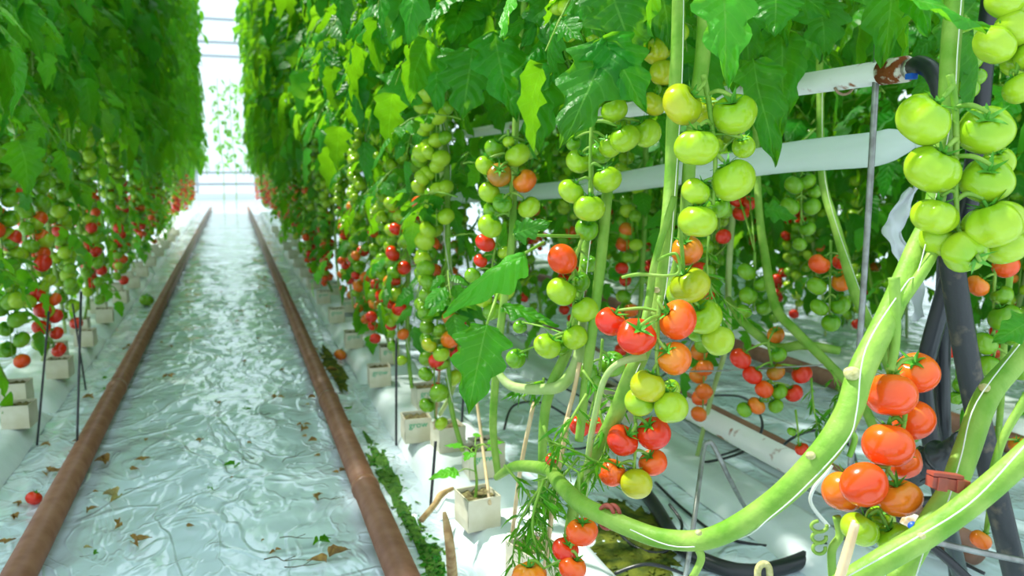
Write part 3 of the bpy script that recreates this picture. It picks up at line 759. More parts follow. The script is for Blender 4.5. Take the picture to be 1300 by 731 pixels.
def truss(pl, toms, rach, dep=None, X=None, rw=6, rnd=RND, lod=0):
    """toms: (px, py, r px, colour[, shape[, depth offset[, (ax, ay)]]]); rach: stalk pixels"""
    def at(px, py, off=0):
        if dep: return D(px, py, dep + off)
        p = onx(px, py, X); return D(px, py, depth(p) + off)
    rp = [at(a, b) for a, b in rach]
    P, _ = catmull(rp, [0] * len(rp), 8) if len(rp) > 2 else (rp, 0)
    mb = MB(); k = depth(rp[0]) / FPX
    mb.tube([p - pl.location for p in rp], [rw * .5 * k * (1 - .5 * i / len(rp)) for i in range(len(rp))], STEM, seg=10, sub=8)
    for t in toms:
        px, py, r, c = t[:4]; shp = t[4] if len(t) > 4 and t[4] is not None else rnd.randrange(4); off = t[5] if len(t) > 5 else 0
        loc = at(px, py, off); R = r * depth(loc) / FPX / 1.0
        up0 = loc + Vector((0, 0, R * 1.0))
        q = min(P, key=lambda p: (p - up0).length)
        if len(t) > 6: ax = RT * t[6][0] + UP * t[6][1] - FW * t[6][2]
        else:
            hz = (q - loc); hz.z = 0
            ax = (hz.normalized() if hz.length > .004 else Vector((0, 0, 0))) * .55 + Vector((0, 0, .8)) - FW * rnd.uniform(-.05, .35)
        ax = ax.normalized()
        put_tomato(pl, loc, ax, R, c, shp, lod, True, rnd)
        tip = loc + ax * R * .95; mid = (tip + q) * .5 + ax * R * .22
        mb.tube([tip - pl.location, mid - pl.location, q - pl.location], [.05 * R + .0008, .07 * R + .0008, .05 * R + .0008], STEM, seg=6, sub=5)
    return link('truss_stalk', mb.mesh('truss_stalk'), pl)
def hleaf(pl, b, t, w, d0, d1=None, n=None, mat=LEAF, droop=.12, fold=.15, seed=1, curl=.1, name='leaf', stalk=None):
    A = D(b[0], b[1], d0); B = D(t[0], t[1], d1 or d0); L = (B - A).length; W = w * d0 / FPX
    N = -FW + Vector((0, 0, .35)) if n is None else Vector(n)
    mb = MB(); M = frame(A - pl.location, B - A, N)
    leaflet(mb, M, L, W * 1.1, mat, 22, 4, droop, fold, seed, True, curl)
    if stalk: mb.tube([D(*stalk) - pl.location, A - pl.location], [.0025, .0018], STEM, seg=6)
    return link(name, mb.mesh(name), pl)
hr = random.Random(5)

# plant A: the ribbed green truss at right and the thick bent stem
pa = hero('tomato plant with ribbed light green fruit and a thick stem bending along the bottom', D(770, 655, .84))
hstem(pa, [(1214, -40, 22, .80), (1207, 60, 24, .80), (1200, 160, 22, .80), (1186, 260, 24, .80), (1162, 320, 27, .78), (1128, 400, 30, .74), (1094, 470, 33, .71), (1076, 525, 33, .70), (1040, 580, 33, .70), (978, 640, 30, .72), (905, 682, 27, .75), (845, 684, 25, .79), (800, 670, 24, .82), (770, 656, 24, .84), (738, 640, 23, .88), (712, 615, 20, .95), (694, 596, 17, 1.05), (655, 592, 14, 1.12), (630, 606, 8, 1.17)], nodes=[(1082, 474, 22, .70), (1029, 578, 13, .69), (887, 676, 9, .74)])
hstem(pa, [(1071, 545, 9, .70), (1085, 555, 8, .70), (1078, 580, 7, .7)], 'side_shoot'); hstem(pa, [(882, 690, 11, .76), (890, 710, 10, .76), (872, 745, 9, .76)], 'side_shoot')
hstem(pa, [(1195, 285, 14, .78), (1180, 330, 14, .76), (1140, 390, 14, .74)], 'side_shoot')
htwine(pa, [(1222, -20, .785), (1216, 60, .785), (1208, 150, .785), (1170, 330, .755), (1150, 360, .74), (1100, 440, .685), (1088, 520, .68), (1075, 560, .68), (1020, 620, .69), (980, 655, .70), (940, 683, .74), (860, 694, .76), (800, 672, .80)])
truss(pa, [(1172, 152, 35, 'g', 3, 0, (.5, .75, .55)), (1251, 165, 33, 'g', 1, 0, (-.35, .55, .75)), (1183, 215, 34, 'g', 3, 0, (.35, .8, .5)), (1253, 229, 31, 'g', 1, 0, (-.3, .55, .75)),
           (1186, 275, 28, 'g', 4, 0, (.3, .95, .1)), (1262, 285, 37, 'g', 4, -.01, (-.35, .9, 0)), (1225, 319, 28, 'g', 3, 0, (.1, -.2, .3)), (1268, 206, 20, 'g', 2, .04), (1192, 302, 24, 'g', 2, .02), (1276, 313, 27, 'g', 1, .015, (-.3, .9, 0))],
      [(1206, 95), (1212, 130), (1214, 180), (1213, 230), (1216, 290)], dep=.745, rw=10, rnd=hr)
# plant B: top right corner fruit
pb = hero('tomato plant with pale green fruit in the top right corner', D(1320, 700, .8))
hstem(pb, [(1330, -30, 20, .82), (1322, 150, 20, .82), (1318, 330, 22, .82), (1308, 430, 26, .8), (1255, 500, 30, .76), (1228, 570, 31, .74), (1207, 624, 31, .72), (1182, 662, 30, .71), (1138, 740, 28, .70)], nodes=[(1250, 492, 14, .75)])
htwine(pb, [(1300, 430, .77), (1240, 510, .725), (1220, 580, .71), (1202, 640, .70), (1180, 680, .69), (1160, 740, .69)])
truss(pb, [(1262, 57, 26, 'g', 1), (1288, 36, 25, 'g', 0), (1296, 112, 22, 'g', 1), (1275, 2, 24, 'g', 0), (1290, 80, 18, 'g', 2, .03), (1306, 20, 24, 'g', 3), (1310, 70, 22, 'g', 2)], [(1310, -20), (1298, 40), (1290, 95)], dep=.76, rw=7, rnd=hr)
truss(pb, [(1232, 75, 16, 'd', 2), (1229, 112, 14, 'd', 2), (1228, 40, 14, 'd', 1), (1240, 98, 12, 'd', 0)], [(1225, 20), (1228, 60), (1226, 110)], dep=.95, rw=5, rnd=hr, lod=1)
# plant C: red truss right + lowest stem
pc = hero('tomato plant with the glossy orange-red truss before the black hoses', D(1090, 740, .72))
hstem(pc, [(1340, 540, 28, .66), (1300, 580, 32, .66), (1240, 632, 33, .665), (1180, 676, 33, .67), (1120, 712, 32, .67), (1060, 748, 30, .68)], nodes=[(1170, 680, 10, .65)])
htwine(pc, [(1330, 530, .645), (1290, 578, .645), (1230, 640, .65), (1150, 690, .65), (1075, 732, .66)])
hstem(pc, [(1326, 470, 12, .72), (1300, 510, 11, .72), (1272, 560, 10, .72), (1250, 640, 9, .72)], 'side_shoot')
hstem(pc, [(1135, 352, 14, .73), (1137, 400, 13, .73), (1136, 440, 12, .73), (1130, 470, 10, .73)], 'side_shoot')
truss(pc, [(1164, 473, 27, 'R', 0, .02, (-.45, .75, .45)), (1131, 501, 32, 'R', 0, 0, (.1, .9, -.2)), (1160, 533, 26, 'R', 2, .025, (-.5, .8, .1)), (1127, 565, 32, 'R', 0, 0, (.15, .9, -.2)), (1147, 585, 23, 'R', 1, .03), (1097, 615, 29, 'R', 0, -.01, (.1, .4, -.9)),
           (1142, 632, 27, 'o', 1, .0, (-.3, .9, .1)), (1071, 624, 27, 'o', 2, .025, (.3, .8, -.2)), (1092, 672, 24, 'g', 1, 0, (.5, .8, .0)), (1135, 683, 22, 'g', 1, 0, (-.5, .8, .1)), (1118, 660, 18, 'g', 2, .03)],
      [(1134, 400), (1130, 450), (1148, 500), (1146, 545), (1126, 600), (1118, 650)], dep=.735, rw=8, rnd=hr)
mb = MB()
mb.tube([D(x, y, .76) - pc.location for x, y in ((1062, 655), (1066, 680), (1056, 700), (1058, 745))], .004, STEM, seg=8)
for s in range(3):
    mb.tube([D(1058 + 10 * math.cos(a) * (1 - .1 * s) - 18, 668 + 14 * s + 7 * math.sin(a), .76) - pc.location for a in np.linspace(-.3, 4.6, 9)], .0018, STEM, seg=5, sub=3)
link('tendril', mb.mesh('tendril'), pc)

# plant D: the centre green truss
pd = hero('tomato plant with large yellow-green fruit left of the torn dark leaf', onx(790, 590, .50))
hstem(pd, [(862, -40, 16, 1.0), (860, 60, 17, 1.0), (855, 150, 18, 1.0), (852, 230, 18, 1.0), (846, 300, 18, .98), (834, 380, 17, .97), (818, 440, 20, .95), (800, 480, 22, .95), (780, 530, 21, .97), (755, 580, 18, 1.0), (730, 640, 16, 1.02), (715, 745, 15, 1.05)], nodes=[(833, 368, 10, .96)])
htwine(pd, [(868, -20, .985), (866, 100, .985), (858, 230, .985), (850, 330, .965), (838, 400, .955), (800, 490, .93)])
truss(pd, [(866, 133, 27, 'y', 1, 0, (.6, .5, .5)), (932, 145, 29, 'g', 1, 0, (-.3, .7, .65)), (884, 187, 28, 'g', 3, -.01, (.1, .95, .2)), (931, 229, 29, 'g', 0, 0, (-.45, .8, .1)), (883, 243, 18, 'g', 2, 0, (.55, .7, .2)),
           (886, 281, 25, 'g', 1, 0, (.1, .95, .0)), (944, 186, 15, 'g', 2, .04), (912, 262, 15, 'd', 2, .03), (897, 140, 18, 'y', 2, .05)],
      [(893, 95), (900, 130), (905, 170), (908, 210), (905, 260)], dep=.90, rw=8, rnd=hr)
hstem(pd, [(897, -30, 20, 1.0), (893, 60, 20, 1.0), (886, 120, 19, 1.0), (876, 200, 17, 1.0), (868, 300, 16, 1.02), (852, 370, 14, 1.04)])
truss(pd, [(832, 65, 19, 'y', 0), (842, 92, 18, 'y', 2), (828, 132, 17, 'y', 1), (860, 42, 15, 'g', 2), (845, 118, 16, 'd', 2, .03), (856, 20, 14, 'd', 2)], [(850, -10), (846, 50), (836, 110)], dep=1.08, rw=5, rnd=hr)
truss(pd, [(872, 318, 20, 'o', 2, .02), (876, 362, 26, 'y', 1), (864, 374, 18, 'g', 2, .03), (893, 402, 24, 'g', 0, .01), (912, 432, 20, 'g', 1, .02, (.0, .2, -.9)), (886, 418, 16, 'd', 2, .04)], [(862, 270), (866, 320), (872, 370), (890, 415)], dep=1.0, rw=6, rnd=hr)
# plant E: red and green trusses in the middle
pe = hero('tomato plant with bright red fruit hanging over yellow-green ones in the middle', onx(800, 660, .52))
hstem(pe, [(772, 232, 14, 1.12), (764, 320, 14, 1.1), (756, 390, 13, 1.1), (748, 450, 13, 1.1), (742, 500, 12, 1.1), (735, 560, 11, 1.1)])
hstem(pe, [(856, 250, 9, .97), (832, 330, 9, .96), (824, 380, 10, .95), (815, 430, 12, .93)], 'side_shoot')
hstem(pe, [(835, 330, 5, .95), (858, 322, 4, .93), (862, 345, 4, .93), (845, 350, 4, .93), (812, 348, 5, .95), (790, 352, 4, .97)], 'side_shoot')
hstem(pe, [(820, 452, 10, .92), (788, 460, 9, .92), (768, 480, 8, .93), (757, 520, 8, .95), (748, 570, 8, .97), (742, 640, 7, 1.0)], 'side_shoot', STEMP)
truss(pe, [(775, 408, 20, 'r', 1, .03), (808, 427, 25, 'r', 1, -.01, (.1, .6, .75)), (860, 406, 26, 'R', 0, 0, (-.7, .5, .3)), (856, 455, 22, 'o', 2, 0, (-.6, .6, .4)), (822, 490, 23, 'y', 0, 0, (.3, .9, .1)), (852, 517, 22, 'g', 2, 0, (-.1, .9, -.3)), (812, 510, 19, 'g', 2, .02), (852, 493, 12, 'g', 2, .03)],
      [(838, 375), (835, 420), (834, 460), (838, 500)], dep=.89, rw=7, rnd=hr)
truss(pe, [(790, 559, 21, 'r', 1, 0, (.5, .6, .5)), (830, 550, 22, 'r', 0, 0, (-.5, .7, .4)), (777, 600, 18, 'R', 2, .01), (829, 587, 18, 'R', 1, .015), (808, 614, 21, 'y', 0, -.005, (.0, .6, -.5)), (760, 586, 9, 'o', 2, .05)], [(805, 510), (807, 545), (806, 580), (804, 600)], dep=.95, rw=5, rnd=hr)
truss(pe, [(736, 541, 14, 'r', 0), (757, 540, 11, 'r', 2, .03), (745, 470, 15, 'd', 1), (777, 462, 17, 'd', 2, .02), (752, 482, 13, 'd', 0)], [(765, 430), (760, 480), (748, 530)], dep=1.2, rw=4, rnd=hr)
truss(pe, [(739, 675, 20, 'R', 1, -.01, (.0, .95, .25)), (718, 698, 17, 'r', 1, .01, (.3, .8, .5)), (727, 721, 18, 'R', 0, 0, (.3, .8, .2)), (672, 732, 22, 'o', 4, 0, (.0, .95, .1)), (700, 575 + 8, 8, 'r', 2, .1)], [(735, 600), (733, 650), (722, 700), (690, 722)], dep=.92, rw=4, rnd=hr)
# plant F: the green truss left of the film duct
pf = hero('tomato plant with dark-veined green fruit below two broad hanging leaves', onx(745, 650, .6))
hstem(pf, [(752, -30, 6, 1.2), (752, 60, 6, 1.2), (751, 150, 6, 1.2), (750, 250, 7, 1.18), (744, 310, 11, 1.16), (736, 370, 11, 1.15), (722, 440, 13, 1.14), (700, 490, 14, 1.14), (690, 540, 12, 1.15), (688, 640, 11, 1.16)])
htwine(pf, [(757, 240, 1.16), (748, 320, 1.14), (738, 400, 1.13)])
truss(pf, [(780, 140, 18, 'g', 0), (793, 176, 20, 'g', 1, -.01), (821, 169, 19, 'g', 2, .01), (775, 186, 15, 'g', 2, .01), (764, 193, 15, 'd', 2, .03), (771, 228, 19, 'g', 0, 0, (-.4, .8, .2)), (725, 243, 17, 'g', 1, 0, (.5, .8, .3)), (748, 264, 20, 'g', 0, -.01, (.05, .95, .2)), (734, 205, 16, 'g', 1, .02), (745, 291, 15, 'd', 2, .02), (728, 182, 10, 'd', 2, .04)],
      [(752, 150), (750, 180), (749, 215), (748, 245)], dep=1.08, rw=5, rnd=hr)
truss(pf, [(719, 10, 12, 'g', 0), (720, 42, 13, 'g', 1), (736, 2, 14, 'g', 2), (752, 8, 12, 'g', 1), (752, 46, 9, 'g', 2), (708, 8, 12, 'g', 2, .02)], [(742, -20), (742, 20), (740, 45)], dep=1.15, rw=4, rnd=hr)
truss(pf, [(714, 329, 20, 'R', 0, 0, (.5, .3, -.4)), (713, 370, 20, 'g', 0), (743, 393, 17, 'g', 2), (730, 428, 17, 'g', 2), (695, 439, 18, 'g', 1), (735, 358, 14, 'd', 2, .03), (710, 438, 14, 'd', 2, .03), (655, 455, 13, 'd', 2, .05), (660, 415, 9, 'd', 2, .1), (748, 335, 11, 'd', 2, .05)], [(740, 300), (728, 340), (728, 390), (720, 425)], dep=1.1, rw=5, rnd=hr)
# plant G: next truss with two orange ones
pg = hero('tomato plant with two orange tomatoes amid green ones beside the film tube', onx(640, 610, .47))
hstem(pg, [(668, -30, 8, 1.4), (662, 60, 8, 1.4), (655, 150, 9, 1.38), (650, 300, 9, 1.36), (640, 380, 10, 1.36), (632, 450, 10, 1.38), (626, 540, 10, 1.42), (632, 600, 9, 1.46)])
truss(pg, [(634, 222, 16, 'b', 1, -.01, (.05, .45, .85)), (666, 230, 16, 'o', 0, 0, (-.6, .6, .3)), (621, 244, 14, 'g', 2, .01), (657, 197, 17, 'g', 1), (628, 188, 13, 'd', 2, .02), (616, 210, 13, 'g', 0), (672, 263, 15, 'g', 1), (622, 287, 16, 'g', 0), (638, 258, 13, 'd', 1, 0, (.1, .4, .9)), (646, 180, 8, 'g', 2), (672, 190, 14, 'd', 1, .03), (625, 266, 12, 'd', 2, .03)], [(645, 165), (647, 200), (648, 240), (645, 275)], dep=1.32, rw=4, rnd=hr)
truss(pg, [(616, 308, 13, 'r', 1), (610, 331, 9, 'r', 0), (635, 342, 11, 'd', 1), (640, 370, 14, 'g', 0), (612, 378, 14, 'g', 1), (600, 350, 11, 'd', 2), (640, 320, 9, 'g', 1), (625, 395, 13, 'd', 0)], [(635, 290), (626, 330), (622, 380)], dep=1.4, rw=4, rnd=hr)
truss(pg, [(573, 404, 12, 'b', 0), (573, 430, 14, 'o', 1), (560, 449, 11, 'g', 0), (545, 438, 10, 'y', 1), (590, 440, 10, 'd', 2)], [(585, 380), (570, 415), (560, 445)], dep=1.75, rw=3, rnd=hr)
# plants seen through the gap: rows behind
ph = hero('tomato plant behind the film tube with orange fruit beside the grey rod', onx(1110, 480, 1.0), 'tomato plants behind the low white pipe')
hstem(ph, [(1040, -10, 9, 1.6), (1041, 120, 9, 1.6), (1044, 225, 10, 1.55), (1062, 290, 12, 1.5), (1085, 370, 13, 1.45), (1108, 420, 13, 1.42), (1135, 480, 13, 1.4), (1160, 560, 12, 1.4)])
htwine(ph, [(1044, 100, 1.57), (1048, 230, 1.52), (1085, 350, 1.43), (1120, 430, 1.38)])
truss(ph, [(1040, 335, 14, 'R', 0), (1068, 332, 11, 'r', 1, .03), (1069, 357, 14, 'o', 1), (1037, 363, 13, 'd', 0), (1040, 390, 12, 'd', 1), (1066, 387, 13, 'd', 0), (1055, 410, 12, 'd', 2)], [(1055, 305), (1054, 345), (1053, 400)], dep=1.5, rw=4, rnd=hr, lod=1)
truss(ph, [(1008, 235, 13, 'd', 0), (1024, 230, 12, 'd', 1), (1030, 262, 12, 'd', 2), (1003, 262, 13, 'd', 0), (1025, 290, 11, 'd', 1), (1015, 310, 9, 'd', 2), (1035, 243, 10, 'd', 1)], [(1018, 210), (1017, 250), (1018, 300)], dep=1.65, rw=4, rnd=hr, lod=1)
pj_ = hero('tomato plant behind the red and orange truss with a stem crossing the low white pipe', onx(1075, 500, 1.05), 'tomato plants behind the low white pipe')
hstem(pj_, [(958, 40, 8, 1.7), (962, 240, 9, 1.65), (972, 330, 11, 1.6), (985, 390, 12, 1.55), (1010, 420, 12, 1.5), (1050, 460, 12, 1.47), (1088, 500, 12, 1.45), (1110, 545, 12, 1.43)])
hstem(pj_, [(925, 380, 9, 1.7), (945, 410, 11, 1.6), (985, 440, 12, 1.55), (1020, 438, 12, 1.5), (1065, 445, 11, 1.5)])
truss(pj_, [(940, 455, 14, 'r', 0), (955, 476, 13, 'r', 1), (985, 472, 12, 'b', 1), (1018, 475, 13, 'r', 0), (1008, 499, 12, 'r', 1), (989, 497, 11, 'd', 0), (960, 515, 12, 'o', 1), (970, 494, 12, 'R', 2), (945, 520, 10, 'd', 2), (988, 450, 11, 'd', 1), (985, 515, 10, 'd', 2), (985, 425, 11, 'o', 2, .05)], [(975, 435), (980, 470), (975, 510)], dep=1.5, rw=4, rnd=hr, lod=1)
truss(pj_, [(948, 345, 12, 'd', 0), (968, 360, 12, 'd', 1), (950, 375, 12, 'd', 2), (970, 390, 11, 'd', 0), (945, 395, 10, 'd', 1), (940, 270, 11, 'r', 1, .1), (950, 258, 10, 'r', 0, .1), (935, 255, 9, 'r', 1, .1)], [(958, 320), (958, 360), (957, 395)], dep=1.6, rw=4, rnd=hr, lod=1)
truss(pj_, [(1018, 570, 9, 'r', 1), (1005, 548, 6, 'd', 1)], [(1010, 520), (1014, 555)], dep=1.4, rw=3, rnd=hr, lod=1)
pk = hero('tomato plant behind the leaning pole with one orange tomato near the ground', onx(1275, 690, .80))
hstem(pk, [(1285, 320, 8, 1.25), (1276, 420, 8, 1.25), (1270, 520, 8, 1.2), (1262, 600, 7, 1.15), (1250, 690, 6, 1.12)])
truss(pk, [(1241, 363, 15, 'o', 1), (1277, 338, 16, 'R', 0), (1272, 375, 14, 'd', 1), (1276, 403, 20, 'd', 1, -.01), (1250, 436, 16, 'd', 0), (1255, 465, 15, 'd', 2), (1298, 470, 14, 'd', 1), (1285, 425, 14, 'd', 2, .02)], [(1265, 325), (1262, 370), (1262, 440)], dep=1.15, rw=5, rnd=hr, lod=1)
truss(pk, [(1278, 592, 14, 'r', 1), (1262, 575, 9, 'r', 0, .03), (1245, 685, 13, 'o', 0), (1292, 565, 11, 'o', 2, .05)], [(1268, 540), (1266, 580), (1256, 660)], dep=1.12, rw=4, rnd=hr, lod=1)
truss(pk, [(1207, 445, 10, 'r', 0), (1210, 425, 9, 'r', 1), (1222, 488, 12, 'd', 0), (1214, 505, 10, 'd', 1)], [(1216, 400), (1214, 450), (1214, 490)], dep=1.3, rw=3, rnd=hr, lod=1)

# leaves of the near plants, each a part of its plant
hleaf(pa, (1085, -30), (1262, 22), 95, .72, .70, n=(-.2, -.3, 1.0), droop=.1, seed=3, fold=.2)
hleaf(pa, (1150, -50), (1190, 38), 70, .74, .72, seed=31, droop=.15)
hleaf(pb, (1310, 405), (1265, 435), 38, .74, .73, seed=4)
hleaf(pd, (920, -35), (915, 102), 72, .84, .80, seed=5, droop=.1, mat=LEAFL, fold=.3)
hleaf(pd, (985, -10), (985, 40), 60, .9, .88, seed=6, n=(-.2, -.4, 1))
hleaf(pd, (955, 75), (984, 205), 62, 1.02, .98, seed=7, fold=.45)
hleaf(pd, (990, 40), (1010, 175), 55, 1.15, 1.1, seed=8, fold=.4)
hleaf(pd, (940, -20), (955, 90), 60, 1.1, 1.05, seed=81)
hleaf(pf, (770, 52), (728, 188), 78, 1.0, .95, seed=9, droop=.1)
hleaf(pf, (765, 48), (822, 132), 78, 1.0, .97, seed=10, droop=.2, fold=.2)
hleaf(pf, (775, -20), (800, 80), 85, 1.02, 1.0, seed=11)
hleaf(pf, (830, -40), (820, 60), 60, 1.08, 1.05, seed=12)
hleaf(pf, (690, -20), (700, 60), 60, 1.25, 1.2, seed=13)
hleaf(pg, (684, 66), (666, 190), 66, 1.28, 1.22, seed=44, fold=-.1, n=-FW - RT * .3)
hleaf(pg, (664, -30), (620, 44), 40, .9, .85, seed=15, n=(-.6, .2, .8), mat=LEAFL)
hleaf(pg, (600, 60), (588, 150), 74, 1.4, 1.38, seed=16)
hleaf(pg, (628, 40), (640, 150), 66, 1.35, 1.32, seed=17)
hleaf(pf, (652, 298), (698, 277), 30, .98, .96, seed=18, stalk=(735, 300, 1.05))
hleaf(pf, (665, 322), (560, 378), 44, .95, .90, seed=19, mat=LEAFL, n=(-.2, -.6, .8), droop=.25, curl=.5, stalk=(690, 308, 1.1))
hleaf(pf, (638, 388), (708, 410), 28, 1.15, 1.12, seed=20, n=(.1, -.5, .6))
hleaf(pf, (618, 412), (590, 524), 66, .98, .94, seed=21, droop=.05, fold=.3, stalk=(640, 350, 1.1))
hleaf(pk, (970, 265), (1015, 270), 26, 1.5, 1.5, seed=22)
for k, (b, t, w, dd) in enumerate([((560, 60), (540, 130), 60, 1.55), ((520, 90), (500, 150), 60, 1.7), ((555, 0), (545, 60), 60, 1.5), ((505, 20), (560, 50), 55, 1.6), ((700, 90), (690, 160), 60, 1.5), ((590, 0), (570, 50), 60, 1.45), ((720, -20), (650, 40), 60, 1.3), ((1040, 0), (1050, 60), 70, 1.2), ((990, -20), (1060, 10), 60, 1.0), ((850, 0), (880, 60), 60, 1.3), ((1000, 60), (1060, 90), 50, 1.7), ((1110, 40), (1160, 60), 70, 1.7), ((1200, 20), (1230, 60), 60, 1.5), ((1270, 110), (1290, 160), 60, 1.3), ((1240, 0), (1200, 50), 70, 1.2)]):
    hleaf((pg, pd, pa)[0 if b[0] < 760 else 1 if b[0] < 1080 else 2], b, t, w, dd, dd - .03, seed=200 + k, n=-FW + Vector((hr.uniform(-.5, .5), 0, hr.uniform(.1, .9))), droop=hr.uniform(.1, .35), fold=hr.uniform(0, .4))
# extra leafy tops of the near plants (kept above the fruit)
for pl, x, y, z in ((pg, .50, 1.38, .98), (pf, .56, 1.12, 1.02), (pd, .66, .86, 1.02), (pe, .80, 1.02, 1.08), (ph, 1.35, 1.25, 1.0), (pb, 1.35, .75, 1.05), (pj_, 1.2, 1.75, .95)):
    link('foliage', hr.choice(FOL_NEAR), pl, M=Matrix.Translation(Vector((x, y, z)) - pl.location) @ Matrix.Rotation(hr.random() * 6, 4, 'Z') @ Matrix.Scale(.9, 4))

# feathery side shoots near the coir blocks
def wispy(pl, x0, y0, x1, y1, dd, seed, n=16):
    r = random.Random(seed); mb = MB(); A = D(x0, y0, dd); B = D(x1, y1, dd); O = pl.location
    bend = RT * r.uniform(-.03, .03) - FW * r.uniform(0, .03)
    P = lambda t: A.lerp(B, t) + bend * math.sin(math.pi * t)
    mb.tube([P(t) - O for t in (0, .3, .6, 1)], [.0022, .0018, .0014, .0008], STEM, seg=5, sub=3)
    ax = (B - A).normalized()
    for i in range(n):
        t = .12 + .88 * i / n; p = P(t); d = (ax * .5 + RT * r.uniform(-1, 1) - FW * r.uniform(-.6, .8) + UP * r.uniform(-.5, .3)).normalized()
        l = r.uniform(.012, .03)
        for k in range(r.choice((1, 2, 3))):
            dk = (d + Vector((r.uniform(-.5, .5), r.uniform(-.5, .5), r.uniform(-.5, .3)))).normalized()
            leaflet(mb, frame(p + d * l * .4 * k - O, dk, Vector((r.uniform(-1, 1), r.uniform(-1, 1), .6))), l, l * .22, LEAF if r.random() < .6 else LEAFL, 4, 1, .4, .1, r.random(), False)
        mb.tube([p - O, p + d * l - O], .0006, STEM, seg=3, cap=False)
    return link('side_shoot', mb.mesh('side_shoot'), pl)
for k, (a, b, c, d_, dd) in enumerate([(745, 500, 690, 640, 1.0), (720, 560, 660, 690, 1.02), (760, 520, 735, 620, .98), (700, 600, 650, 720, 1.0), (735, 580, 700, 700, 1.0), (690, 610, 720, 735, .98), (740, 470, 790, 520, 1.05), (690, 540, 705, 660, 1.05), (640, 590, 690, 700, 1.05), (760, 600, 700, 560, .95), (900, 300, 925, 420, 1.15), (895, 340, 945, 400, 1.2), (1030, 480, 1045, 560, 1.35), (1055, 470, 1035, 540, 1.35), (1240, 470, 1225, 560, 1.1), (690, 480, 650, 500, 1.2)]):
    wispy(pe if a < 880 else pj_ if a < 1200 else pk, a, b, c, d_, dd, 400 + k, 18)
# pale crossing stem pieces on the left of the red truss
hstem(pe, [(742, 380, 9, 1.12), (735, 450, 15, 1.12), (716, 486, 16, 1.12), (690, 494, 14, 1.14), (650, 490, 12, 1.18), (632, 470, 9, 1.2), (628, 440, 7, 1.22)], 'side_shoot', STEMP)

# near coir blocks with their small plants
def seedling(x, y, z, label):
    r = empty('tomato_seedling', (x, y, z), label, 'plant', 'young plants in coir blocks')
    mb = MB(); mb.tube([(0, 0, -.004), (.003, 0, .03), (0, .002, .07), (.004, 0, .10)], [.003, .0028, .0022, .0015], STEM, seg=6); link('stem', mb.mesh('stem'), r)
    for i, (az, zz, l) in enumerate(((3.3, .05, .045), (2.2, .085, .03), (.4, .09, .03), (4.2, .095, .03), (5.2, .10, .028), (1.2, .10, .025))):
        m_ = MB(); l *= 1.25; d = Vector((math.cos(az), math.sin(az), .15)); A = Vector((0, 0, zz)); B = A + d * .035
        m_.tube([A, A + d * .02 + Vector((0, 0, .006)), B], .0011, STEM, seg=5)
        leaflet(m_, frame(B, d, (0, -.3, 1)), l, l * .62, LEAFL, 12, 2, .25, .15, i, True); link('leaf', m_.mesh('leaf'), r)
    return r
p1_ = onz(612, 655, .075); p2_ = onz(676, 705, .075); p3_ = onz(612, 575, .1); 
block(p1_.x, p1_.y + .03, SH - .002, 'nearest beige coir block, holding a seedling, beside the dry stump', .12, 1.0, False)
block(p2_.x - .008, p2_.y - .025, SH - .002, 'white coir block with green lettering under the feathery shoots', .25, 1.0)
seedling(p1_.x - .004, p1_.y + .03, SH + .052, 'young tomato seedling with a few round leaves in the nearest block')
block(p3_.x + .025, p3_.y + .05, SH - .002, 'pale coir block just behind the seedling block', .05, 1.0, False)
p4_ = onz(570, 560, .07); block(p4_.x + .0, p4_.y + .01, SH - .002, 'beige coir block left of the seedling, behind the black stake', .1, 1.0, False)
for k, (x, y) in enumerate(((335, 345), (400, 432))) if False else ():
    pass
for k, (px, py) in enumerate(((938, 582), (990, 612))):
    q = onz(px, py, .02); block(1.0, q.y + .12 * 0 + .35 + .28 * k, .026, ('pale coir block under the low white pipe near the stake', 'pale coir block under the low white pipe, the farther one')[k], 0, 1.1, False)
# stakes: black thin drip stakes
for k, (xt, yt, xb, yb, lab) in enumerate([(503, 430, 503, 565, 'slim black stake in front of the coir blocks right of the path'), (553, 560, 546, 650, 'short slim black stake beside the nearest beige block'), (103, 370, 97, 590, 'slim black stake near the left rail, the taller one'), (62, 395, 47, 565, 'slim black stake at the left edge by the tomatoes'), (92, 385, 109, 495, 'slim black stake leaning by the left slab'), (452, 350, 452, 450, 'slim black stake farther down the right-hand slab'), (590, 470, 585, 560, 'slim black stake behind the hanging leaf')]):
    B = onz(xb, yb, .0 if k in (0, 1, 2, 4) else .0); T = D(xt, yt, depth(B) + .01); 
    rod('drip_stake', [T, T.lerp(B, .5), B], .0032, BLACK, lab, 'stake', 'slim black stakes along the rows', seg=6, sub=2)

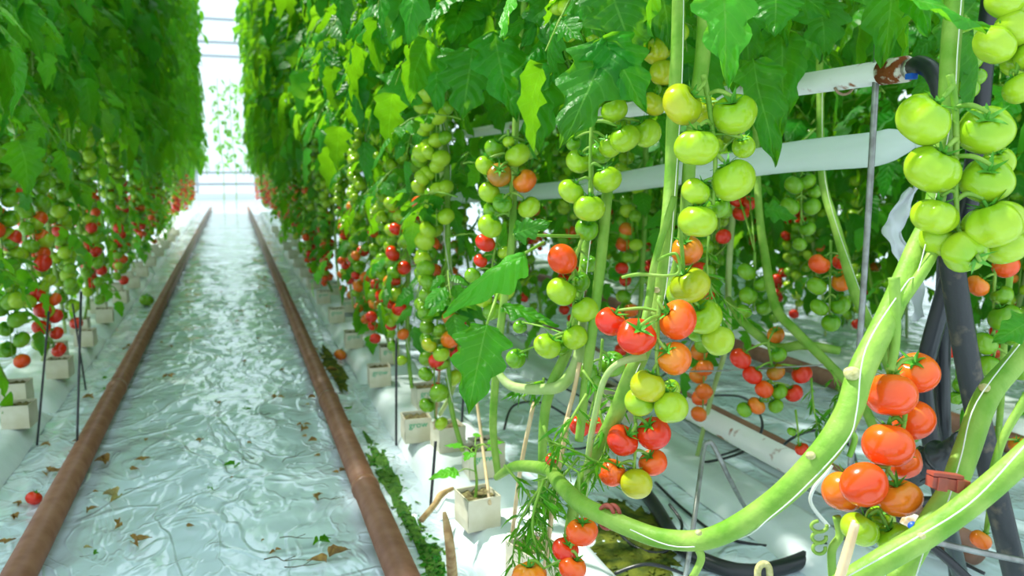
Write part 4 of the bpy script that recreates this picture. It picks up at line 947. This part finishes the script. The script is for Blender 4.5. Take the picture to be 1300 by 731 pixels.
# ------------------------------------------------------------------ litter on the film
lr = random.Random(11)
def dry_leaf_mesh(mat, seed, L=.05):
    mb = MB(); r = random.Random(seed)
    for k in range(r.choice((1, 2, 2, 3))):
        a = r.random() * 6
        leaflet(mb, frame(Vector((r.uniform(-.01, .01), r.uniform(-.01, .01), .004)), Vector((math.cos(a), math.sin(a), .1)), (r.uniform(-.5, .5), r.uniform(-.5, .5), 1)), L * r.uniform(.5, 1), L * r.uniform(.25, .5), mat, 8, 2, .1, .5, seed + k, True, -.6)
    return mb.mesh('dry_leaf')
DRYM = [dry_leaf_mesh(DRY if i < 5 else DRYP, i) for i in range(8)]
GRM = [dry_leaf_mesh(LEAF, 50 + i, .042) for i in range(3)]
def twig_mesh(seed):
    r = random.Random(seed); mb = MB(); p = Vector((-.05, 0, .004)); pts = [p.copy()]
    for i in range(4): p += Vector((.025, r.uniform(-.012, .012), r.uniform(-.002, .004))); p.z = max(p.z, .003); pts.append(p.copy())
    mb.tube(pts, [.0016, .0015, .0013, .001, .0006], TWIG, seg=5, sub=3)
    mb.tube([pts[2], pts[2] + Vector((.02, .02, .004))], .0009, TWIG, seg=4)
    return mb.mesh('dry_twig')
TWM = [twig_mesh(i) for i in range(3)]
def litter(px, py, kind, s, label=None):
    p = onz(px, py, .0045)
    nm, ms, cat, grp = {'d': ('dry_leaf', DRYM[:5], 'leaf', 'dead brown leaves on the white film'), 'p': ('dry_leaf', DRYM[5:], 'leaf', 'dead brown leaves on the white film'),
                   'g': ('green_leaf', GRM, 'leaf', 'fresh green leaf bits on the white film'), 't': ('dry_twig', TWM, 'twig', 'dark twigs on the white film')}[kind]
    o = link(nm, lr.choice(ms), loc=p); o.rotation_euler.z = lr.random() * 6.28 if kind != 't' else lr.uniform(-.6, .6); s *= .66; o.scale = (s,) * 3
    tag(o, label or {'d': 'small curled dead brown leaf scrap lying on the white film', 'p': 'small pale dried leaf scrap lying on the white film', 'g': 'small fresh green leaf scrap lying on the white film', 't': 'small dark dry twig lying on the white film'}[kind], cat, grp)
    return o
litter(137, 590, 'd', 1.5, 'curled ochre dead leaf beside the left rail, largest of its patch'); litter(165, 597, 'd', .7); litter(182, 585, 'd', .9)
litter(145, 635, 'p', 1.5, 'flat pale yellowish dead leaf on the film by the left rail'); litter(113, 648, 'd', .8); litter(172, 622, 't', .7, 'dark twig right of the pale yellowish leaf'); litter(152, 668, 'd', .9, 'small brown curl on the sunny film patch')
litter(172, 688, 'd', 1.0, 'thin ochre leaf strip at the lower left on the film'); litter(298, 592, 'g', 1.3, 'torn green leaf in the middle of the path'); litter(268, 620, 'g', .7, 'small green calyx scrap below the torn leaf'); litter(118, 705, 'g', .7, 'small dark green calyx at the bottom left of the path')
litter(402, 690, 'g', 1.2, 'green leaf at the bottom of the path above the big dead clump'); litter(375, 686, 't', 1.0, 'green-tipped twig leading to the bottom leaf'); litter(415, 712, 'd', 1.5, 'largest dead brown leaf clump at the bottom of the path'); litter(360, 715, 't', 1.2, 'branching dark twig left of the big dead clump'); litter(385, 720, 't', 1.0, 'dark twig touching the big dead clump')
litter(400, 632, 'd', .9, 'olive dead leaf curl near the right rail'); litter(420, 636, 't', .9, 'dark twig near the right rail under the olive curl'); litter(312, 521, 'g', .9, 'green leaf scrap far up the path by a twig'); litter(335, 528, 't', 1.0, 'dark twig beside the far green scrap'); litter(405, 580, 'd', .8); litter(375, 582, 't', 1.2, 'long thin twig across the path before the right rail')
for (px, py, k, s) in [(75, 640 - 40, 'd', .8), (90, 575, 'd', .8), (100, 560, 'd', .7), (62, 600, 'd', 1), (215, 478, 'd', .9), (225, 482, 't', .5), (255, 418, 't', .5), (240, 463, 't', .5), (262, 448, 't', .5), (200, 535, 't', .6), (165, 520, 't', .6), (160, 535, 't', .6), (170, 512, 't', .5), (205, 508, 't', .6), (185, 560, 'd', .5), (230, 570, 't', .6), (255, 560, 'd', .6), (220, 640 - 70, 't', .5), (205, 655, 't', .4), (275, 690, 't', .4), (330, 650, 't', .4), (350, 700, 'd', .5), (390, 545, 'd', .9), (402, 560, 'd', .8), (385, 540, 'd', .7), (360, 470, 'd', .7), (352, 505, 'd', .8), (400, 505, 'd', .8), (345, 440, 't', .5), (318, 407, 't', .4), (330, 430, 'd', .5), (300, 438, 't', .4), (295, 400, 't', .3), (345, 395, 'd', .5), (325, 372, 'd', .4), (420, 470, 'd', 1.2), (412, 455, 'p', 1), (428, 480, 'd', 1), (400, 445, 'p', .8), (445, 540, 'd', .8), (430, 600, 'd', .7), (300, 560, 't', .5), (120, 625, 'd', .6), (310, 480, 't', .4), (230, 400, 'd', .5), (285, 360, 't', .3), (215, 440, 'd', .6), (165, 440, 'd', .7), (150, 470, 'd', .8), (115, 505, 'd', .9), (135, 480, 'g', .7), (130, 495, 'g', .6), (445, 520, 'g', .9), (20, 660, 'd', .8), (25, 640, 'd', .7), (8, 690, 'd', .8), (60, 565, 'd', .6)]:
    litter(px, py, k, s)
for k in range(70):
    e_ = lr.choice((-.375, .24)); X = e_ + lr.choice((-1, 1)) * abs(lr.gauss(.05, .05)) if lr.random() < .65 else lr.uniform(-.3, .2)
    if -.47 < X < .31 and min(abs(X + .375), abs(X - .24)) > .035:
        kd = lr.choice('ddptt'); Y = lr.uniform(1.1, 5.5)
        o = litter(600, 600, kd, lr.uniform(.3, .8)); o.location = (X, Y, .0045)
def fallen(px, py, rpx, c, label, ax=(.4, .2, .8)):
    z = 0.0
    for _ in range(3):
        p = onz(px, py, z); z = rpx * depth(p) / FPX * .8
    R = rpx * depth(p) / FPX
    o = link('fallen_tomato', tom_mesh(c, 1, 1), M=axis_matrix(p, ax, R, 1.0)); tag(o, label, 'tomato', 'tomatoes fallen on the film')
    link('calyx', cal_mesh(1, 1, 1), o)
fallen(43, 632, 10, 'r', 'red tomato fallen on the film left of the left rail'); fallen(432, 450, 8, 'o', 'orange-yellow tomato fallen at the foot of the right-hand slab')
fallen(20, 520, 7, 'r', 'red tomato lying on the left slab at the picture edge'); fallen(186, 381, 9, 'd', 'green tomato fallen beside the far part of the left rail', (.2, .1, .9))
# moss in the gutter
def moss(name, pts, mat, label, z=.004):
    mb = MB(); c = [onz(x, y, z) for x, y in pts]; cen = sum(c, Vector()) / len(c); n = 10; vs = [cen + Vector((0, 0, .008))]
    ring = []
    m_ = len(c) * 4
    P, _ = catmull(c + [c[0]], [0] * (len(c) + 1), 10); P = P[:-1]; m_ = len(P)
    P = [cen + (p - cen) * 1.15 * (1 + .35 * noise.noise(p * 45) + .2 * noise.noise(p * 130)) for p in P]
    for i in range(1, n + 1):
        for p in P:
            q = cen.lerp(p, i / n); t = 1 - (i / n) ** 4
            vs.append(Vector((q.x, q.y, .0005 + .007 * t * (.3 + abs(noise.noise(q * 90)) + .5 * noise.noise(q * 45)))))
    fs = [(0, 1 + k, 1 + (k + 1) % m_) for k in range(m_)]
    for i in range(n - 1):
        for k in range(m_): fs.append((1 + i * m_ + k, 1 + (i + 1) * m_ + k, 1 + (i + 1) * m_ + (k + 1) % m_, 1 + i * m_ + (k + 1) % m_))
    mb.add(vs, fs, mat); r_ = random.Random(len(pts) + int(pts[0][0]))
    for k in range(150):
        p = cen.lerp(r_.choice(P), r_.random() ** .5); a = r_.random() * 6.28; l = r_.uniform(.008, .018)
        leaflet(mb, frame(Vector((p.x, p.y, .004)), (math.cos(a), math.sin(a), r_.uniform(0, .5)), (r_.uniform(-.4, .4), r_.uniform(-.4, .4), 1)), l, l * .7, LEAF if mat is MOSS and r_.random() < .5 else mat, 4, 1, .3, .2, k, False)
    return tag(link(name, mb.mesh(name)), label, 'moss', kind='stuff')
moss('moss', [(472, 568), (492, 575), (515, 620), (538, 672), (530, 688), (512, 660), (488, 615), (470, 585)], MOSS, 'bright green moss strip in the gutter beside the brown rail')
moss('moss', [(545, 690), (560, 700), (566, 740), (548, 740), (538, 705)], MOSS, 'small green moss patch below the dry stump')
moss('moss', [(770, 640), (830, 650), (850, 690), (840, 735), (780, 735), (755, 690)], MOSSY, 'yellowish moss patch under the tomatoes by the thick hose')
moss('moss', [(412, 440), (425, 452), (440, 480), (436, 495), (425, 480), (410, 455)], MOSSY, 'dull moss strip farther up the gutter')
# dry stumps beside the nearest block
rod('dry_stump', [onz(575, 742, .0), D(572, 700, 1.27), D(568, 672, 1.27), D(564, 650, 1.27)], [.010, .008, .007, .003], pbr('dry_stump', (.50, .36, .18), .85, .2, col2=(.34, .20, .09), scale=60, bump=.8, bscale=90), 'upright dry stump of an old stem by the nearest block', 'stem stump', 'dry old stems on the slab')
rod('dry_stump', [onz(535, 660, .053), onz(552, 640, .062), onz(560, 628, .07), onz(575, 620, .068)], [.006, .006, .007, .004], MATS['dry_stump'], 'crooked dry stem lying left of the seedling block', 'stem stump', 'dry old stems on the slab')

# ------------------------------------------------------------------ light, camera, view
w = bpy.data.worlds.new('World'); sc.world = w; w.use_nodes = True; nt = w.node_tree; nt.nodes.clear()
bg = nd(nt, 'ShaderNodeBackground', Strength=1.45); bg.inputs['Color'].default_value = (.78, .92, 1.0, 1)
wo = nt.nodes.new('ShaderNodeOutputWorld'); nt.links.new(bg.outputs[0], wo.inputs[0])
sd = bpy.data.lights.new('sun', 'SUN'); sd.energy = 7.0; sd.angle = math.radians(2.0); sd.color = (1, .95, .84)
so = bpy.data.objects.new('sun', sd); COL.objects.link(so)
dirn = Vector((.37, -.40, -.86)).normalized()
so.rotation_euler = dirn.to_track_quat('-Z', 'Y').to_euler()
cd = bpy.data.cameras.new('camera'); cd.sensor_width = 36; cd.sensor_fit = 'HORIZONTAL'; cd.lens = 36 * FPX / 1300; cd.clip_start = .02
cd.dof.use_dof = True; cd.dof.focus_distance = .88; cd.dof.aperture_fstop = 7.5
co = bpy.data.objects.new('camera', cd); COL.objects.link(co)
co.matrix_world = Matrix(((RT.x, UP.x, -FW.x, CAM.x), (RT.y, UP.y, -FW.y, CAM.y), (RT.z, UP.z, -FW.z, CAM.z), (0, 0, 0, 1)))
sc.camera = co
sc.view_settings.view_transform = 'Standard'; sc.view_settings.look = 'None'; sc.view_settings.gamma = 1; sc.view_settings.exposure = .24; sc.view_settings.use_curve_mapping = False
sc.cycles.max_bounces = 8; sc.cycles.transparent_max_bounces = 8; sc.cycles.use_denoising = True
sc.cycles.sample_clamp_indirect = 8
